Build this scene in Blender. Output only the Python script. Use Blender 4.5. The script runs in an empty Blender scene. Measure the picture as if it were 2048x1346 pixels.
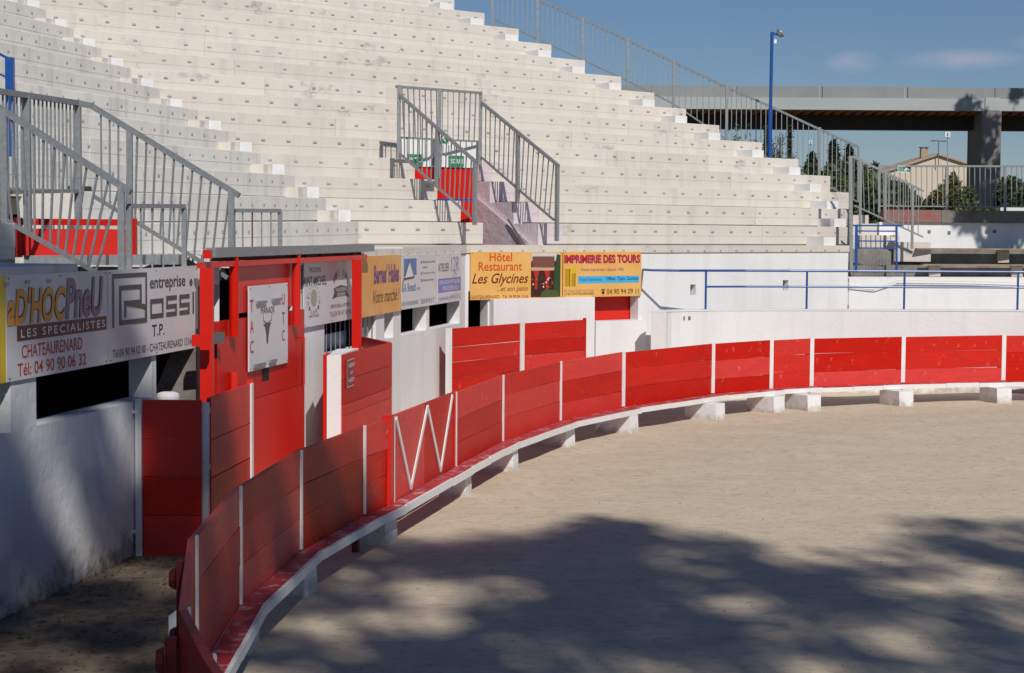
import bpy, math, random
import numpy as np
from mathutils import Vector, Matrix
R = random.Random(7)
S = bpy.context.scene
COL = S.collection

# ------------------------------------------------------------------ camera
F, HOR, ROLL, CH = 3500.0, 464.0, 0.007, 3.2       # focal length in px of a 2048 px wide picture, horizon row, roll, eye height
PITCH = math.atan((673 - HOR) / F)
c_, s_ = math.cos(PITCH), math.sin(PITCH)
cr, sr = math.cos(ROLL), math.sin(ROLL)
FW = Vector((0, c_, -s_)); UP0 = Vector((0, s_, c_)); RT0 = Vector((1, 0, 0))
RT = RT0 * cr + UP0 * sr; UP = UP0 * cr - RT0 * sr
cam = bpy.data.cameras.new('camera'); camo = bpy.data.objects.new('camera', cam); COL.objects.link(camo)
camo.matrix_world = Matrix(((RT.x, UP.x, -FW.x, 0), (RT.y, UP.y, -FW.y, 0), (RT.z, UP.z, -FW.z, CH), (0, 0, 0, 1)))
cam.sensor_width = 36; cam.lens = F / 2048 * 36
cam.clip_start = 0.1; cam.clip_end = 6000
S.camera = camo

# ------------------------------------------------------------------ sky, sun, exposure
LX, LY = -0.38, 1.08                                # how far the light travels across for each metre it falls
ELEV = math.atan(1 / math.hypot(LX, LY))
AZ = math.atan2(-LX, -LY)
w = bpy.data.worlds.new('World'); S.world = w; w.use_nodes = True
nt = w.node_tree; nt.nodes.clear()
sky = nt.nodes.new('ShaderNodeTexSky'); sky.sky_type = 'NISHITA'; sky.sun_disc = False
sky.sun_elevation = ELEV; sky.sun_rotation = AZ; sky.altitude = 50
sky.air_density = 1.0; sky.dust_density = 0.0; sky.ozone_density = 6.0
bg = nt.nodes.new('ShaderNodeBackground'); bg.inputs[1].default_value = 0.050
out = nt.nodes.new('ShaderNodeOutputWorld')
# two thin cumulus puffs low over the viaduct
tc = nt.nodes.new('ShaderNodeTexCoord')
noi = nt.nodes.new('ShaderNodeTexNoise'); noi.inputs['Scale'].default_value = 34; noi.inputs['Detail'].default_value = 6
mp = nt.nodes.new('ShaderNodeMapping'); mp.inputs['Scale'].default_value = (1, 1, 2.2)
nt.links.new(tc.outputs['Generated'], mp.inputs[0]); nt.links.new(mp.outputs[0], noi.inputs['Vector'])
def puff(x, y, rx, ry):
    d = (FW * F + RT * (x - 1024) - UP * (y - 673)).normalized()
    sb = nt.nodes.new('ShaderNodeVectorMath'); sb.operation = 'SUBTRACT'; sb.inputs[1].default_value = d
    nt.links.new(tc.outputs['Generated'], sb.inputs[0])
    sc = nt.nodes.new('ShaderNodeVectorMath'); sc.operation = 'MULTIPLY'; sc.inputs[1].default_value = (F / rx, F / rx, F / ry)
    nt.links.new(sb.outputs[0], sc.inputs[0])
    ln = nt.nodes.new('ShaderNodeVectorMath'); ln.operation = 'LENGTH'; nt.links.new(sc.outputs[0], ln.inputs[0])
    mr = nt.nodes.new('ShaderNodeMapRange'); mr.inputs[1].default_value = 0.1; mr.inputs[2].default_value = 1.25
    mr.inputs[3].default_value = 1; mr.inputs[4].default_value = 0
    nt.links.new(ln.outputs['Value'], mr.inputs[0]); return mr.outputs[0]
mx = nt.nodes.new('ShaderNodeMath'); mx.operation = 'MAXIMUM'
nt.links.new(puff(1706, 125, 48, 20), mx.inputs[0])
m2_ = nt.nodes.new('ShaderNodeMath'); m2_.operation = 'MAXIMUM'
nt.links.new(puff(1925, 119, 110, 18), m2_.inputs[0]); nt.links.new(puff(2180, 80, 120, 24), m2_.inputs[1])
nt.links.new(m2_.outputs[0], mx.inputs[1])
ml = nt.nodes.new('ShaderNodeMath'); ml.operation = 'MULTIPLY'
nr = nt.nodes.new('ShaderNodeMapRange'); nr.inputs[1].default_value = 0.30; nr.inputs[2].default_value = 0.55
nt.links.new(noi.outputs[0], nr.inputs[0]); nt.links.new(mx.outputs[0], ml.inputs[0]); nt.links.new(nr.outputs[0], ml.inputs[1])
ms = nt.nodes.new('ShaderNodeMath'); ms.operation = 'MULTIPLY'; ms.inputs[1].default_value = 0.75; nt.links.new(ml.outputs[0], ms.inputs[0])
mxc = nt.nodes.new('ShaderNodeMixRGB'); mxc.inputs[2].default_value = (8.2, 8.4, 9.8, 1)
nt.links.new(ms.outputs[0], mxc.inputs[0]); nt.links.new(sky.outputs[0], mxc.inputs[1])
tint = nt.nodes.new('ShaderNodeMixRGB'); tint.blend_type = 'MULTIPLY'; tint.inputs[0].default_value = 1; tint.inputs[2].default_value = (.92, .95, 1.05, 1)
nt.links.new(mxc.outputs[0], tint.inputs[1]); nt.links.new(tint.outputs[0], bg.inputs[0]); nt.links.new(bg.outputs[0], out.inputs[0])
sun = bpy.data.lights.new('sun', 'SUN'); suno = bpy.data.objects.new('sun', sun); COL.objects.link(suno)
sun.energy = 3.6; sun.angle = math.radians(0.6); sun.color = (1.0, 0.95, 0.88)
suno.rotation_euler = Vector((LX, LY, -1)).to_track_quat('-Z', 'Y').to_euler(); suno.location = (8, -20, 30)
S.view_settings.view_transform = 'Standard'; S.view_settings.look = 'None'
S.view_settings.gamma = 1; S.view_settings.exposure = 0; S.view_settings.use_curve_mapping = False

# ------------------------------------------------------------------ reading places off the picture
def ray(x, y): return FW * F + RT * (x - 1024) - UP * (y - 673)
def at_z(x, y, z):
    r = ray(x, y); return Vector((0, 0, CH)) + r * ((z - CH) / r.z)
def at_y(x, y, Y):
    r = ray(x, y); return Vector((0, 0, CH)) + r * (Y / r.y)
def zat(x, y, Y): return at_y(x, y, Y).z
def on_line(px, nx, ny, d):                          # the point of the plan line n.P = d that stands in picture column px
    k = (px - 1024) / F; Y = d / (nx * k + ny); return Vector((k * Y, Y, 0))
def V(x, y, z=0): return Vector((x, y, z))

# ------------------------------------------------------------------ materials
MATS = {}
def node(nt, t, **k):
    n = nt.nodes.new(t)
    for a, b in k.items(): setattr(n, a, b)
    return n
def L(*c): return tuple(((v / 255) / 12.92 if v / 255 <= .04045 else ((v / 255 + .055) / 1.055) ** 2.4) for v in c)
def mat(name, col, rough=.8, col2=None, scale=3, stretch=(1, 1, 1), amt=.5, spots=None, spot_scale=6, spot_amt=.5, spot_lo=.56, spot_hi=.7,
        spot_stretch=(1, 1, 1), bump=.0, bump_scale=40, metal=0, rand=0., streak=None, spec=.5, trans=0., base=None, grain=None):
    if name in MATS: return MATS[name]
    m = bpy.data.materials.new(name); m.use_nodes = True; t = m.node_tree
    b = t.nodes['Principled BSDF']; b.inputs['Roughness'].default_value = rough; b.inputs['Metallic'].default_value = metal
    b.inputs['Specular IOR Level'].default_value = spec
    g = node(t, 'ShaderNodeNewGeometry')
    def noise(sc, st, det=5, rough_=.6):
        mpn = node(t, 'ShaderNodeMapping'); mpn.inputs['Scale'].default_value = st
        t.links.new(g.outputs['Position'], mpn.inputs[0])
        n = node(t, 'ShaderNodeTexNoise'); n.inputs['Scale'].default_value = sc; n.inputs['Detail'].default_value = det
        n.inputs['Roughness'].default_value = rough_
        t.links.new(mpn.outputs[0], n.inputs['Vector']); return n.outputs['Fac']
    def rng(s, a, b_, c, d):
        r = node(t, 'ShaderNodeMapRange'); r.inputs[1].default_value = a; r.inputs[2].default_value = b_
        r.inputs[3].default_value = c; r.inputs[4].default_value = d; t.links.new(s, r.inputs[0]); return r.outputs[0]
    def mix(f, a, b_):
        x = node(t, 'ShaderNodeMixRGB')
        if hasattr(f, 'node'): t.links.new(f, x.inputs[0])
        else: x.inputs[0].default_value = f
        for i, q in ((1, a), (2, b_)):
            if hasattr(q, 'node'): t.links.new(q, x.inputs[i])
            else: x.inputs[i].default_value = (*q, 1)
        return x.outputs[0]
    cur = col
    if col2 is not None:
        cur = mix(rng(noise(scale, stretch), .3, .7, 0, amt * 2 if amt < .5 else 1), cur, col2)
    if streak is not None:                            # long vertical water stains
        cur = mix(rng(noise(1.0, (3.2, 3.2, .25), 6), .5, .78, 0, streak[1]), cur, streak[0])
    if spots is not None:
        cur = mix(rng(noise(spot_scale, spot_stretch, 6, .7), spot_lo, spot_hi, 0, spot_amt), cur, spots)
    if grain is not None:                             # fine lines along the boards
        cur = mix(rng(noise(3.0, (1, 1, 22), 4, .7), .45, .72, 0, grain[1]), cur, grain[0])
    if base is not None:                              # splashed dirt on the lowest part, with a ragged edge
        sx = node(t, 'ShaderNodeSeparateXYZ'); t.links.new(g.outputs['Position'], sx.inputs[0])
        ad_ = node(t, 'ShaderNodeMath', operation='ADD'); t.links.new(sx.outputs[2], ad_.inputs[0]); t.links.new(rng(noise(5, (1, 1, 1), 6, .7), .3, .7, -base[1] * .7, base[1] * .9), ad_.inputs[1])
        cur = mix(rng(ad_.outputs[0], 0, base[1], base[2], 0), cur, base[0])
    if rand:
        oi = node(t, 'ShaderNodeObjectInfo'); h = node(t, 'ShaderNodeHueSaturation')
        t.links.new(rng(oi.outputs['Random'], 0, 1, 1 - rand, 1 + rand), h.inputs['Value'])
        t.links.new(rng(oi.outputs['Random'], 0, 1, 1 + rand * .4, 1 - rand * .4), h.inputs['Saturation'])
        if hasattr(cur, 'node'): t.links.new(cur, h.inputs['Color'])
        else: h.inputs['Color'].default_value = (*cur, 1)
        cur = h.outputs[0]
    if hasattr(cur, 'node'): t.links.new(cur, b.inputs['Base Color'])
    else: b.inputs['Base Color'].default_value = (*cur, 1)
    if bump:
        bp = node(t, 'ShaderNodeBump'); bp.inputs['Strength'].default_value = bump; bp.inputs['Distance'].default_value = .02
        t.links.new(noise(bump_scale, (1, 1, 1), 4), bp.inputs['Height']); t.links.new(bp.outputs[0], b.inputs['Normal'])
    if trans:
        tr = node(t, 'ShaderNodeBsdfTranslucent'); ad = node(t, 'ShaderNodeMixShader'); ad.inputs[0].default_value = trans
        if hasattr(cur, 'node'): t.links.new(cur, tr.inputs[0])
        else: tr.inputs[0].default_value = (*cur, 1)
        t.links.new(b.outputs[0], ad.inputs[1]); t.links.new(tr.outputs[0], ad.inputs[2])
        t.links.new(ad.outputs[0], t.nodes['Material Output'].inputs[0])
    MATS[name] = m; return m
WHITE = mat('white_limewash', (.80, .80, .80), .85, (.70, .70, .69), 1.1, amt=.3, spots=(.45, .43, .40), spot_scale=5, spot_lo=.66, spot_hi=.78, spot_amt=.5, bump=.35, bump_scale=14, streak=((.55, .54, .52), .35), base=((.40, .34, .26), .16, .75))
WHITE2 = mat('white_wall_shabby', (.76, .76, .77), .85, (.66, .67, .68), .8, amt=.5, spots=(.38, .36, .33), spot_scale=3.2, spot_lo=.62, spot_hi=.8, spot_amt=.6, bump=.5, bump_scale=9, streak=((.42, .41, .40), .5), base=((.17, .14, .10), .30, .9))
WHITEP = mat('white_board_paint', (.80, .79, .77), .6, (.70, .69, .66), 8, amt=.4, spots=(.35, .28, .24), spot_scale=22, spot_lo=.64, spot_hi=.75, spot_amt=.6)
TIER = mat('painted_concrete_cream', (.68, .625, .555), .85, (.62, .575, .52), .9, stretch=(1, 1, 2.2), amt=.5, spots=(.22, .21, .20), spot_scale=.75, spot_lo=.60, spot_hi=.74, spot_amt=.85, spot_stretch=(1, 1, 1.8), bump=.3, bump_scale=18, rand=.055, streak=((.38, .37, .35), .38))
TIERL = mat('painted_concrete_grey_white', (.73, .70, .66), .85, (.65, .63, .59), .9, stretch=(1, 1, 2.2), amt=.5, spots=(.30, .29, .27), spot_scale=1.0, spot_lo=.62, spot_hi=.80, spot_amt=.6, spot_stretch=(1, 1, 1.6), bump=.3, bump_scale=18, rand=.05, streak=((.36, .35, .33), .6))
TAN = mat('bare_beige_block', (.62, .54, .42), .9, (.50, .42, .33), 6, amt=.4, bump=.3)
CONC = mat('raw_concrete', (.27, .25, .22), .9, (.13, .12, .11), 2.2, amt=.5, spots=(.42, .40, .36), spot_scale=9, spot_lo=.58, spot_hi=.7, spot_amt=.6, bump=.6, bump_scale=12)
RED = mat('red_gloss_paint', (.64, .012, .004), .42, (.55, .010, .004), 2, amt=.4, spots=(.60, .22, .18), spot_scale=9, spot_lo=.64, spot_hi=.8, spot_amt=.30, bump=.08, bump_scale=10, rand=.10, spec=.3)
REDW = mat('red_weathered_plank', (.64, .014, .005), .45, (.54, .016, .008), 1.6, stretch=(1, 1, 3), amt=.5, spots=(.66, .42, .38), spot_scale=9, spot_lo=.61, spot_hi=.74, spot_amt=.5, spot_stretch=(1, 1, .7), bump=.22, bump_scale=26, rand=.16, spec=.25, grain=((.28, .010, .006), .4))
REDO = mat('red_brown_old_plank', (.56, .020, .012), .5, (.40, .05, .03), 2.6, stretch=(1, 1, 4), amt=.5, spots=(.42, .30, .27), spot_scale=7, spot_lo=.60, spot_hi=.76, spot_amt=.5, spot_stretch=(1, 1, .5), bump=.3, bump_scale=22, rand=.22, spec=.22, grain=((.16, .02, .015), .45))
REDL = mat('worn_red_ledge', (.46, .045, .05), .5, (.34, .03, .036), 5, amt=.5, spots=(.62, .50, .49), spot_scale=7, spot_lo=.52, spot_hi=.66, spot_amt=.75, bump=.3, bump_scale=25, rand=.1)
REDD = mat('dark_old_red_paint', (.20, .012, .010), .6, (.13, .010, .008), 5, amt=.5)
GALV = mat('galvanised_steel', (.33, .35, .36), .5, (.23, .24, .25), 22, amt=.5, metal=.35, spots=(.20, .11, .07), spot_scale=5, spot_lo=.70, spot_hi=.78, spot_amt=.5)
RUST = mat('rusty_steel', (.16, .06, .03), .8, (.09, .035, .02), 9, amt=.5)
BLUE = mat('blue_gloss_paint', (.008, .085, .33), .35, (.010, .065, .26), 4, amt=.4)
PLATE = mat('grey_number_plate', (.10, .10, .105), .5); TAGM = mat('seat_tag_print', (.26, .26, .265), .5, (.46, .46, .46), 60, amt=.5)
DARK = mat('shade_dark_interior', (.035, .034, .033), .95, (.02, .02, .02), 2, amt=.5)  # near-black: the shade inside the stand is put into the colour
BLACK = mat('hollow_shade_black', (.008, .008, .009), .7)  # puts the shade inside small hollows into the colour
SAND = mat('arena_sand', (.64, .54, .40), .95, (.54, .45, .335), 1.2, stretch=(1.0, 1.2, 1), amt=.5, spots=(.38, .29, .19), spot_scale=7, spot_lo=.50, spot_hi=.66, spot_amt=.6, spot_stretch=(.8, 1.1, 1), bump=.7, bump_scale=13)
DIRT = mat('passage_dirt', (.30, .24, .17), .95, (.12, .09, .06), 2.2, amt=.5, spots=(.11, .075, .045), spot_scale=4, spot_lo=.48, spot_hi=.62, spot_amt=.8, bump=.9, bump_scale=22)
LANDM = mat('far_ground', (.10, .11, .05), .95, (.2, .17, .1), .05, amt=.5)
ALU = mat('white_sign_board', (.66, .66, .68), .4, (.60, .60, .63), 2, amt=.4)
PINK = mat('rough_lilac_plaster', (.66, .60, .62), .9, (.60, .50, .53), 1.4, amt=.5, bump=1.0, bump_scale=7)
def flat(name, rgb, rough=.5): return mat(name, L(*rgb), rough)

# ------------------------------------------------------------------ object helpers
WLOC = {}
def tag(o, label=None, cat=None, group=None, kind=None):
    if label: o['label'] = label
    if cat: o['category'] = cat
    if group: o['group'] = group
    if kind: o['kind'] = kind
    return o
def thing(name, loc, label, cat, group=None):
    o = bpy.data.objects.new(name, None); COL.objects.link(o); o.location = loc; o.empty_display_size = .2
    WLOC[o] = Vector(loc); return tag(o, label, cat, group)
def link(name, me, parent=None, loc=(0, 0, 0)):
    o = bpy.data.objects.new(name, me); COL.objects.link(o)
    if parent is not None: o.parent = parent
    o.location = loc; return o
class MB:
    def __init__(s): s.v = []; s.f = []
    def add(s, vs, fs):
        k = len(s.v); s.v += [tuple(p) for p in vs]; s.f += [tuple(i + k for i in f) for f in fs]; return s
    def hexa(s, b, t):                                # bottom and top quads (same order)
        return s.add(list(b) + list(t), [(3, 2, 1, 0), (4, 5, 6, 7), (0, 1, 5, 4), (1, 2, 6, 5), (2, 3, 7, 6), (3, 0, 4, 7)])
    def box(s, x0, x1, y0, y1, z0, z1):
        return s.hexa([(x0, y0, z0), (x1, y0, z0), (x1, y1, z0), (x0, y1, z0)], [(x0, y0, z1), (x1, y0, z1), (x1, y1, z1), (x0, y1, z1)])
    def wall(s, A, B, z0, z1, o0, o1, za=0, zb=0):    # slab on plan line A-B, between offsets to its left, ends raised by za / zb
        d = Vector((B.x - A.x, B.y - A.y)).normalized(); n = Vector((-d.y, d.x))
        q = [(A.x + n.x * o0, A.y + n.y * o0), (B.x + n.x * o0, B.y + n.y * o0), (B.x + n.x * o1, B.y + n.y * o1), (A.x + n.x * o1, A.y + n.y * o1)]
        e = [za, zb, zb, za]
        return s.hexa([(a, b, z0 + k) for (a, b), k in zip(q, e)], [(a, b, z1 + k) for (a, b), k in zip(q, e)])
    def prism(s, pts, z0, z1):
        n = len(pts)
        return s.add([(p[0], p[1], z0) for p in pts] + [(p[0], p[1], z1) for p in pts],
                     [tuple(range(n))[::-1], tuple(range(n, 2 * n))] + [(i, (i + 1) % n, n + (i + 1) % n, n + i) for i in range(n)])
    def cyl(s, p, q, r, r2=None, n=10):
        p = Vector(p); q = Vector(q); r2 = r if r2 is None else r2
        z = (q - p).normalized(); x = z.orthogonal().normalized(); y = z.cross(x)
        a = [p + (x * math.cos(t) + y * math.sin(t)) * r for t in [2 * math.pi * i / n for i in range(n)]]
        b = [q + (x * math.cos(t) + y * math.sin(t)) * r2 for t in [2 * math.pi * i / n for i in range(n)]]
        return s.add(a + b, [tuple(range(n))[::-1], tuple(range(n, 2 * n))] + [(i, (i + 1) % n, n + (i + 1) % n, n + i) for i in range(n)])
    def tube(s, pts, r, n=8):
        for a, b in zip(pts, pts[1:]): s.cyl(a, b, r, n=n)
        return s
    def build(s, name, m, parent=None, smooth=False, label=None):
        off = WLOC.get(parent, Vector((0, 0, 0)))
        me = bpy.data.meshes.new(name)
        me.from_pydata([(a - off.x, b - off.y, c - off.z) for a, b, c in s.v], [], s.f); me.materials.append(m)
        if smooth:
            me.polygons.foreach_set('use_smooth', [True] * len(me.polygons))
        o = link(name, me, parent); WLOC[o] = off
        if label: o['label'] = label
        return o
_UM = {}
def stick(name, p, q, m, parent, w=.04, h=None, rnd=False):   # square or round bar sharing one unit mesh per material
    p = Vector(p); q = Vector(q); h = w if h is None else h
    key = (m.name, rnd)
    if key not in _UM:
        b = MB()
        if rnd: b.cyl((0, 0, 0), (0, 0, 1), .5, n=10)
        else: b.box(-.5, .5, -.5, .5, 0, 1)
        me = bpy.data.meshes.new('bar_' + m.name); me.from_pydata(b.v, [], b.f); me.materials.append(m); _UM[key] = me
        if rnd: me.polygons.foreach_set('use_smooth', [len(f.vertices) == 4 for f in me.polygons])
    z = (q - p); ln = z.length; z.normalize()
    x = z.cross(Vector((0, 0, 1)))
    x = Vector(parent.get('ax', (1, 0, 0))) if x.length < .02 else x.normalized()
    y = z.cross(x).normalized()
    o = link(name, _UM[key], parent)
    o.matrix_local = Matrix(((x.x * w, y.x * h, z.x * ln, 0), (x.y * w, y.y * h, z.y * ln, 0), (x.z * w, y.z * h, z.z * ln, 0), (0, 0, 0, 1)))
    o.location = p - WLOC.get(parent, Vector((0, 0, 0))); return o
def lerp(a, b, t): return Vector(a) * (1 - t) + Vector(b) * t
def railing(t, a0, a1, b0, b1, nbars, posts=(), rw=.05, bw=.016, pw=.055):
    """top rail a0-a1, bottom rail b0-b1, n bars between; posts = (top, bottom) pairs"""
    stick('top_rail', a0, a1, GALV, t, rw, rw); stick('bottom_rail', b0, b1, GALV, t, rw * .7, rw * .7)
    for k in range(1, nbars):
        u = k / nbars; stick('bar', lerp(b0, b1, u), lerp(a0, a1, u), GALV, t, bw)
    for p, q in posts: stick('post', q, p, GALV, t, pw)

# ------------------------------------------------------------------ ground
def structure(o): return tag(o, kind='structure')
g = MB(); g.add([(-1500, -300, -.05), (2500, -300, -.05), (2500, 3500, -.05), (-1500, 3500, -.05)], [(0, 1, 2, 3)])
structure(g.build('ground', LANDM))
n = 120; vs = []; fs = []                              # the arena floor: gently raked, uneven sand
for j in range(n + 1):
    for i in range(n + 1):
        x = -12 + 34 * i / n; y = 3 + 40 * j / n
        z = .012 * math.sin(x * 2.1 + math.sin(y * .9)) * math.sin(y * 1.7 + x * .4) + R.uniform(-.006, .006)
        vs.append((x, y, z))
for j in range(n):
    for i in range(n):
        a = j * (n + 1) + i; fs.append((a, a + 1, a + n + 2, a + n + 1))
o = MB(); o.add(vs, fs); o = structure(o.build('sand_ground', SAND, smooth=True))

# ------------------------------------------------------------------ plan of the stands
WALL = [V(-5.15, 8.0), V(-4.18, 14.0), V(-1.783, 28.0), V(-.87, 32.3), V(2.6, 34.9), V(7.55, 39.4), V(16, 41.2)]
def wp(px, off=0.0):                                   # point of the arena wall in picture column px (off > 0: out of the wall, towards the arena)
    k = (px - 1024) / F
    for A, B in zip(WALL, WALL[1:]):
        d = (B - A).normalized(); nn = V(d.y, -d.x)    # arena side
        A2 = A + nn * off; nx, ny = d.y, -d.x
        D = nx * A2.x + ny * A2.y
        Y = D / (nx * k + ny); X = k * Y
        u = (V(X, Y) - A2).dot(d)
        if -0.15 <= u <= (B - A).length + .15 and Y > 0: return V(X, Y)
    return V(k * 40, 40)
def wl(y, off=0.0):                                    # same wall by depth on its left leg
    for A, B in zip(WALL, WALL[1:]):
        if A.y <= y <= B.y:
            d = (B - A).normalized(); t = (y - A.y) / (B.y - A.y); return lerp(A, B, t) + V(d.y, -d.x) * off
def wall_piece(t, name, m, pa, pb, z0, z1, holes=(), thick=.24, off=0., A=None, B=None):
    A = A or wp(pa, off); B = B or wp(pb, off)
    d = (B - A).normalized(); Ltot = (B - A).length
    xs = {0., Ltot}; zs = {z0, z1}; H = []
    for (ha, hb, za, zb) in holes:
        ua = max(0, min(Ltot, (wp(ha, off) - A).dot(d))); ub = max(0, min(Ltot, (wp(hb, off) - A).dot(d)))
        H.append((ua, ub, za, zb)); xs |= {ua, ub}; zs |= {za, zb}
    xs = sorted(xs); zs = sorted(zs); b = MB()
    for xa, xb in zip(xs, xs[1:]):
        for za, zb in zip(zs, zs[1:]):
            cx, cz = (xa + xb) / 2, (za + zb) / 2
            if any(h[0] < cx < h[1] and h[2] < cz < h[3] for h in H): continue
            b.wall(A + d * xa, A + d * xb, za, zb, 0, thick)
    return b.build(name, m, t)

aw = thing('arena_wall', V(-3, 20), 'white limewashed wall under the grandstand with dark openings below the advertising boards', 'wall')
SILL = 1.53
wall_piece(aw, 'wall_bay', WHITE2, 0, 438, 0, 2.8, A=wl(9.5), B=wp(438), holes=[(-400, 13, SILL, 2.2), (65, 300, SILL, 2.2), (309, 437, .9, 2.6)])
wall_piece(aw, 'wall_bay', WHITE, 600, 752, 0, 2.8, holes=[(648, 751, 1.5, 2.2)])
wall_piece(aw, 'wall_bay', WHITE, 752, 0, 0, 2.8, B=WALL[2], holes=[(768, 786, SILL, 2.2)])
wall_piece(aw, 'wall_bay', WHITE, 0, 0, 0, 2.8, A=WALL[2], B=WALL[3], holes=[(786, 852, SILL, 2.2), (858, 919, SILL, 2.2)])
wall_piece(aw, 'wall_bay', WHITE, 0, 0, 0, 2.8, A=WALL[3], B=WALL[4], holes=[(936, 975, 1.2, 2.1), (1182, 1276, 1.47, 2.1)])
wall_piece(aw, 'wall_bay', WHITE, 0, 0, 0, 2.86, A=WALL[4], B=WALL[5], holes=[(1380, 1391, 1.93, 2.15), (1565, 1576, 1.97, 2.20)], thick=.3)
b = MB(); b.wall(wp(1176), wp(1281), 1.4, 2.2, .28, .31); b.build('shutter', RED, aw, label='red shutter closing the recess below the yellow printer board')
for a in ((1376, 1395, 1.9, 2.2), (1561, 1580, 1.93, 2.25)):
    b = MB(); b.wall(wp(a[0]), wp(a[1]), a[2], a[3], .13, .29); b.build('niche_back', CONC, aw)
# bulge of solid wall right of the dark corner opening
b = MB(); b.wall(wp(978), wp(1180), 0, 1.95, -.14, -.003); b.build('thick_wall_base', WHITE, aw)
b = MB(); b.wall(wp(1184), wp(1284), 0, 1.47, -.12, -.003); b.build('thick_wall_base', WHITE, aw)
# passage behind the openings, its shade put into near-black walls
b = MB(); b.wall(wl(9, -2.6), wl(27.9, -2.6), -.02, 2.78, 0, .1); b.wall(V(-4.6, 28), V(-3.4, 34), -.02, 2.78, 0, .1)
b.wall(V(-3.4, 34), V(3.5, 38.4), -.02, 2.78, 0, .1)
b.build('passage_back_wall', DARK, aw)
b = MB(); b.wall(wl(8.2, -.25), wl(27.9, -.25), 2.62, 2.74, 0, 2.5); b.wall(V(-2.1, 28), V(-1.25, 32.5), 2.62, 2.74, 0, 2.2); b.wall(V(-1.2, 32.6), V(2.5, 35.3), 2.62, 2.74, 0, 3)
b.build('light_block_roof', DARK, aw)  # unseen slab added to keep light from leaking into the passage
# bars and blue bench in the barred opening
for k in range(11):
    px = 652 + k * 9.2; p = wp(px, -.05); stick('window_bar', p + V(0, 0, 1.5), p + V(0, 0, 2.2), GALV, aw, .014)
b = MB(); b.wall(wl(23.3, -.35), wl(26.0, -.35), 1.4, 1.72, 0, .05); b.build('blue_panel', BLUE, aw, label='blue panel standing behind the window bars')
# raw concrete slope seen in the opening beside the red gate
b = MB(); A = wl(18.45, -.35); 
b.add([(A.x - .35, A.y + .1, 0), (A.x + .42, A.y, 0), (A.x + .42, A.y, 2.15), (A.x + .25, A.y + .02, 2.15), (A.x - .03, A.y + .07, 1.5),
       (A.x - .35, A.y + .5, 0), (A.x + .42, A.y + .4, 0), (A.x + .42, A.y + .4, 2.15), (A.x + .25, A.y + .42, 2.15), (A.x - .03, A.y + .47, 1.5)],
      [(0, 1, 2, 3, 4), (9, 8, 7, 6, 5), (0, 5, 6, 1), (1, 6, 7, 2), (2, 7, 8, 3), (3, 8, 9, 4), (4, 9, 5, 0)])
b.build('concrete_slope', CONC, aw)
# right-hand low wall beyond the crack, its cable run and the old stone benches above it
rw = thing('lower_wall', V(11, 40.2), 'lower white wall with cables along it right of the grandstand end', 'wall')
b = MB(); b.wall(V(7.56, 39.46), V(16, 41.2), 0, 2.24, 0, .4); b.build('wall_face', WHITE, rw)
for dz in (0, .05):
    pts = [V(7.56, 39.42, 2.0 + dz), V(8.2, 39.52, 1.96 + dz), V(8.7, 39.62, 2.12 + dz), V(10.5, 40.0, 2.1 + dz), V(13, 40.5, 2.02 + dz), V(16, 41.15, 2.0 + dz)]
    b = MB(); b.tube(pts, .012); b.build('cable', WHITEP, rw)
p = wp(1697, .012); b = MB()
zz = [1.5, 1.62, 1.75, 1.9, 2.0, 2.12, 2.22]
for a, c in zip(zz, zz[1:]): b.box(p.x - .012 + R.uniform(-.012, .012), p.x + .004, p.y - .02, p.y, a, c)
b.build('crack', CONC, rw)
old = thing('old_terrace', V(12, 42), 'old mossy concrete terrace with plank seats below the back fence', 'terrace')
def terr(y0, y1, z0, z1, m, name, x0=7.75, x1=18, **k):
    q = MB(); sl = .2
    q.hexa([(x0, y0, z0), (x1, y0 + (x1 - x0) * sl, z0), (x1, y1 + (x1 - x0) * sl, z0), (x0, y1, z0)], [(x0, y0, z1), (x1, y0 + (x1 - x0) * sl, z1), (x1, y1 + (x1 - x0) * sl, z1), (x0, y1, z1)])
    return q.build(name, m, old, **k)
terr(39.95, 40.6, 1.9, 2.50, CONC, 'step', 7.6)
terr(40.6, 43.2, 2.2, 2.86, CONC, 'step', 7.6)
PLK = mat('weathered_plank', (.36, .27, .18), .9, (.22, .17, .12), 3, stretch=(1, 1, 1), amt=.5)
terr(39.9, 40.2, 2.505, 2.535, PLK, 'plank_seat', 9.35)
terr(40.5, 40.8, 2.865, 2.895, PLK, 'plank_seat', 9.35)
for x in (9.42, 11.43):
    for (yy, za, zb, dx) in ((39.9, 2.25, 2.5, .15), (40.52, 2.56, 2.86, 0)):
        q = MB(); q.box(x + dx, x + dx + .26, yy + (x - 7.75) * .2 - .02, yy + (x - 7.75) * .2 + .3, za, zb); q.build('seat_block', TAN, old)
bw = thing('back_wall', V(13, 43), 'white wall with weathered concrete coping behind the old terrace', 'wall')
def bwall(y0, y1, z0, z1, m, name, x0=8.8, x1=20, sl=.2, **k):
    q = MB(); q.hexa([(x0, y0 + (x0 - 8.8) * sl, z0), (x1, y0 + (x1 - 8.8) * sl, z0), (x1, y1 + (x1 - 8.8) * sl, z0), (x0, y1 + (x0 - 8.8) * sl, z0)],
           [(x0, y0 + (x0 - 8.8) * sl, z1), (x1, y0 + (x1 - 8.8) * sl, z1), (x1, y1 + (x1 - 8.8) * sl, z1), (x0, y1 + (x0 - 8.8) * sl, z1)])
    return q.build(name, m, bw, **k)
bwall(42.1, 42.4, 2.5, 3.50, WHITE, 'wall_face')
bwall(42.02, 42.5, 3.503, 3.80, CONC, 'coping', 10.35)
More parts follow.
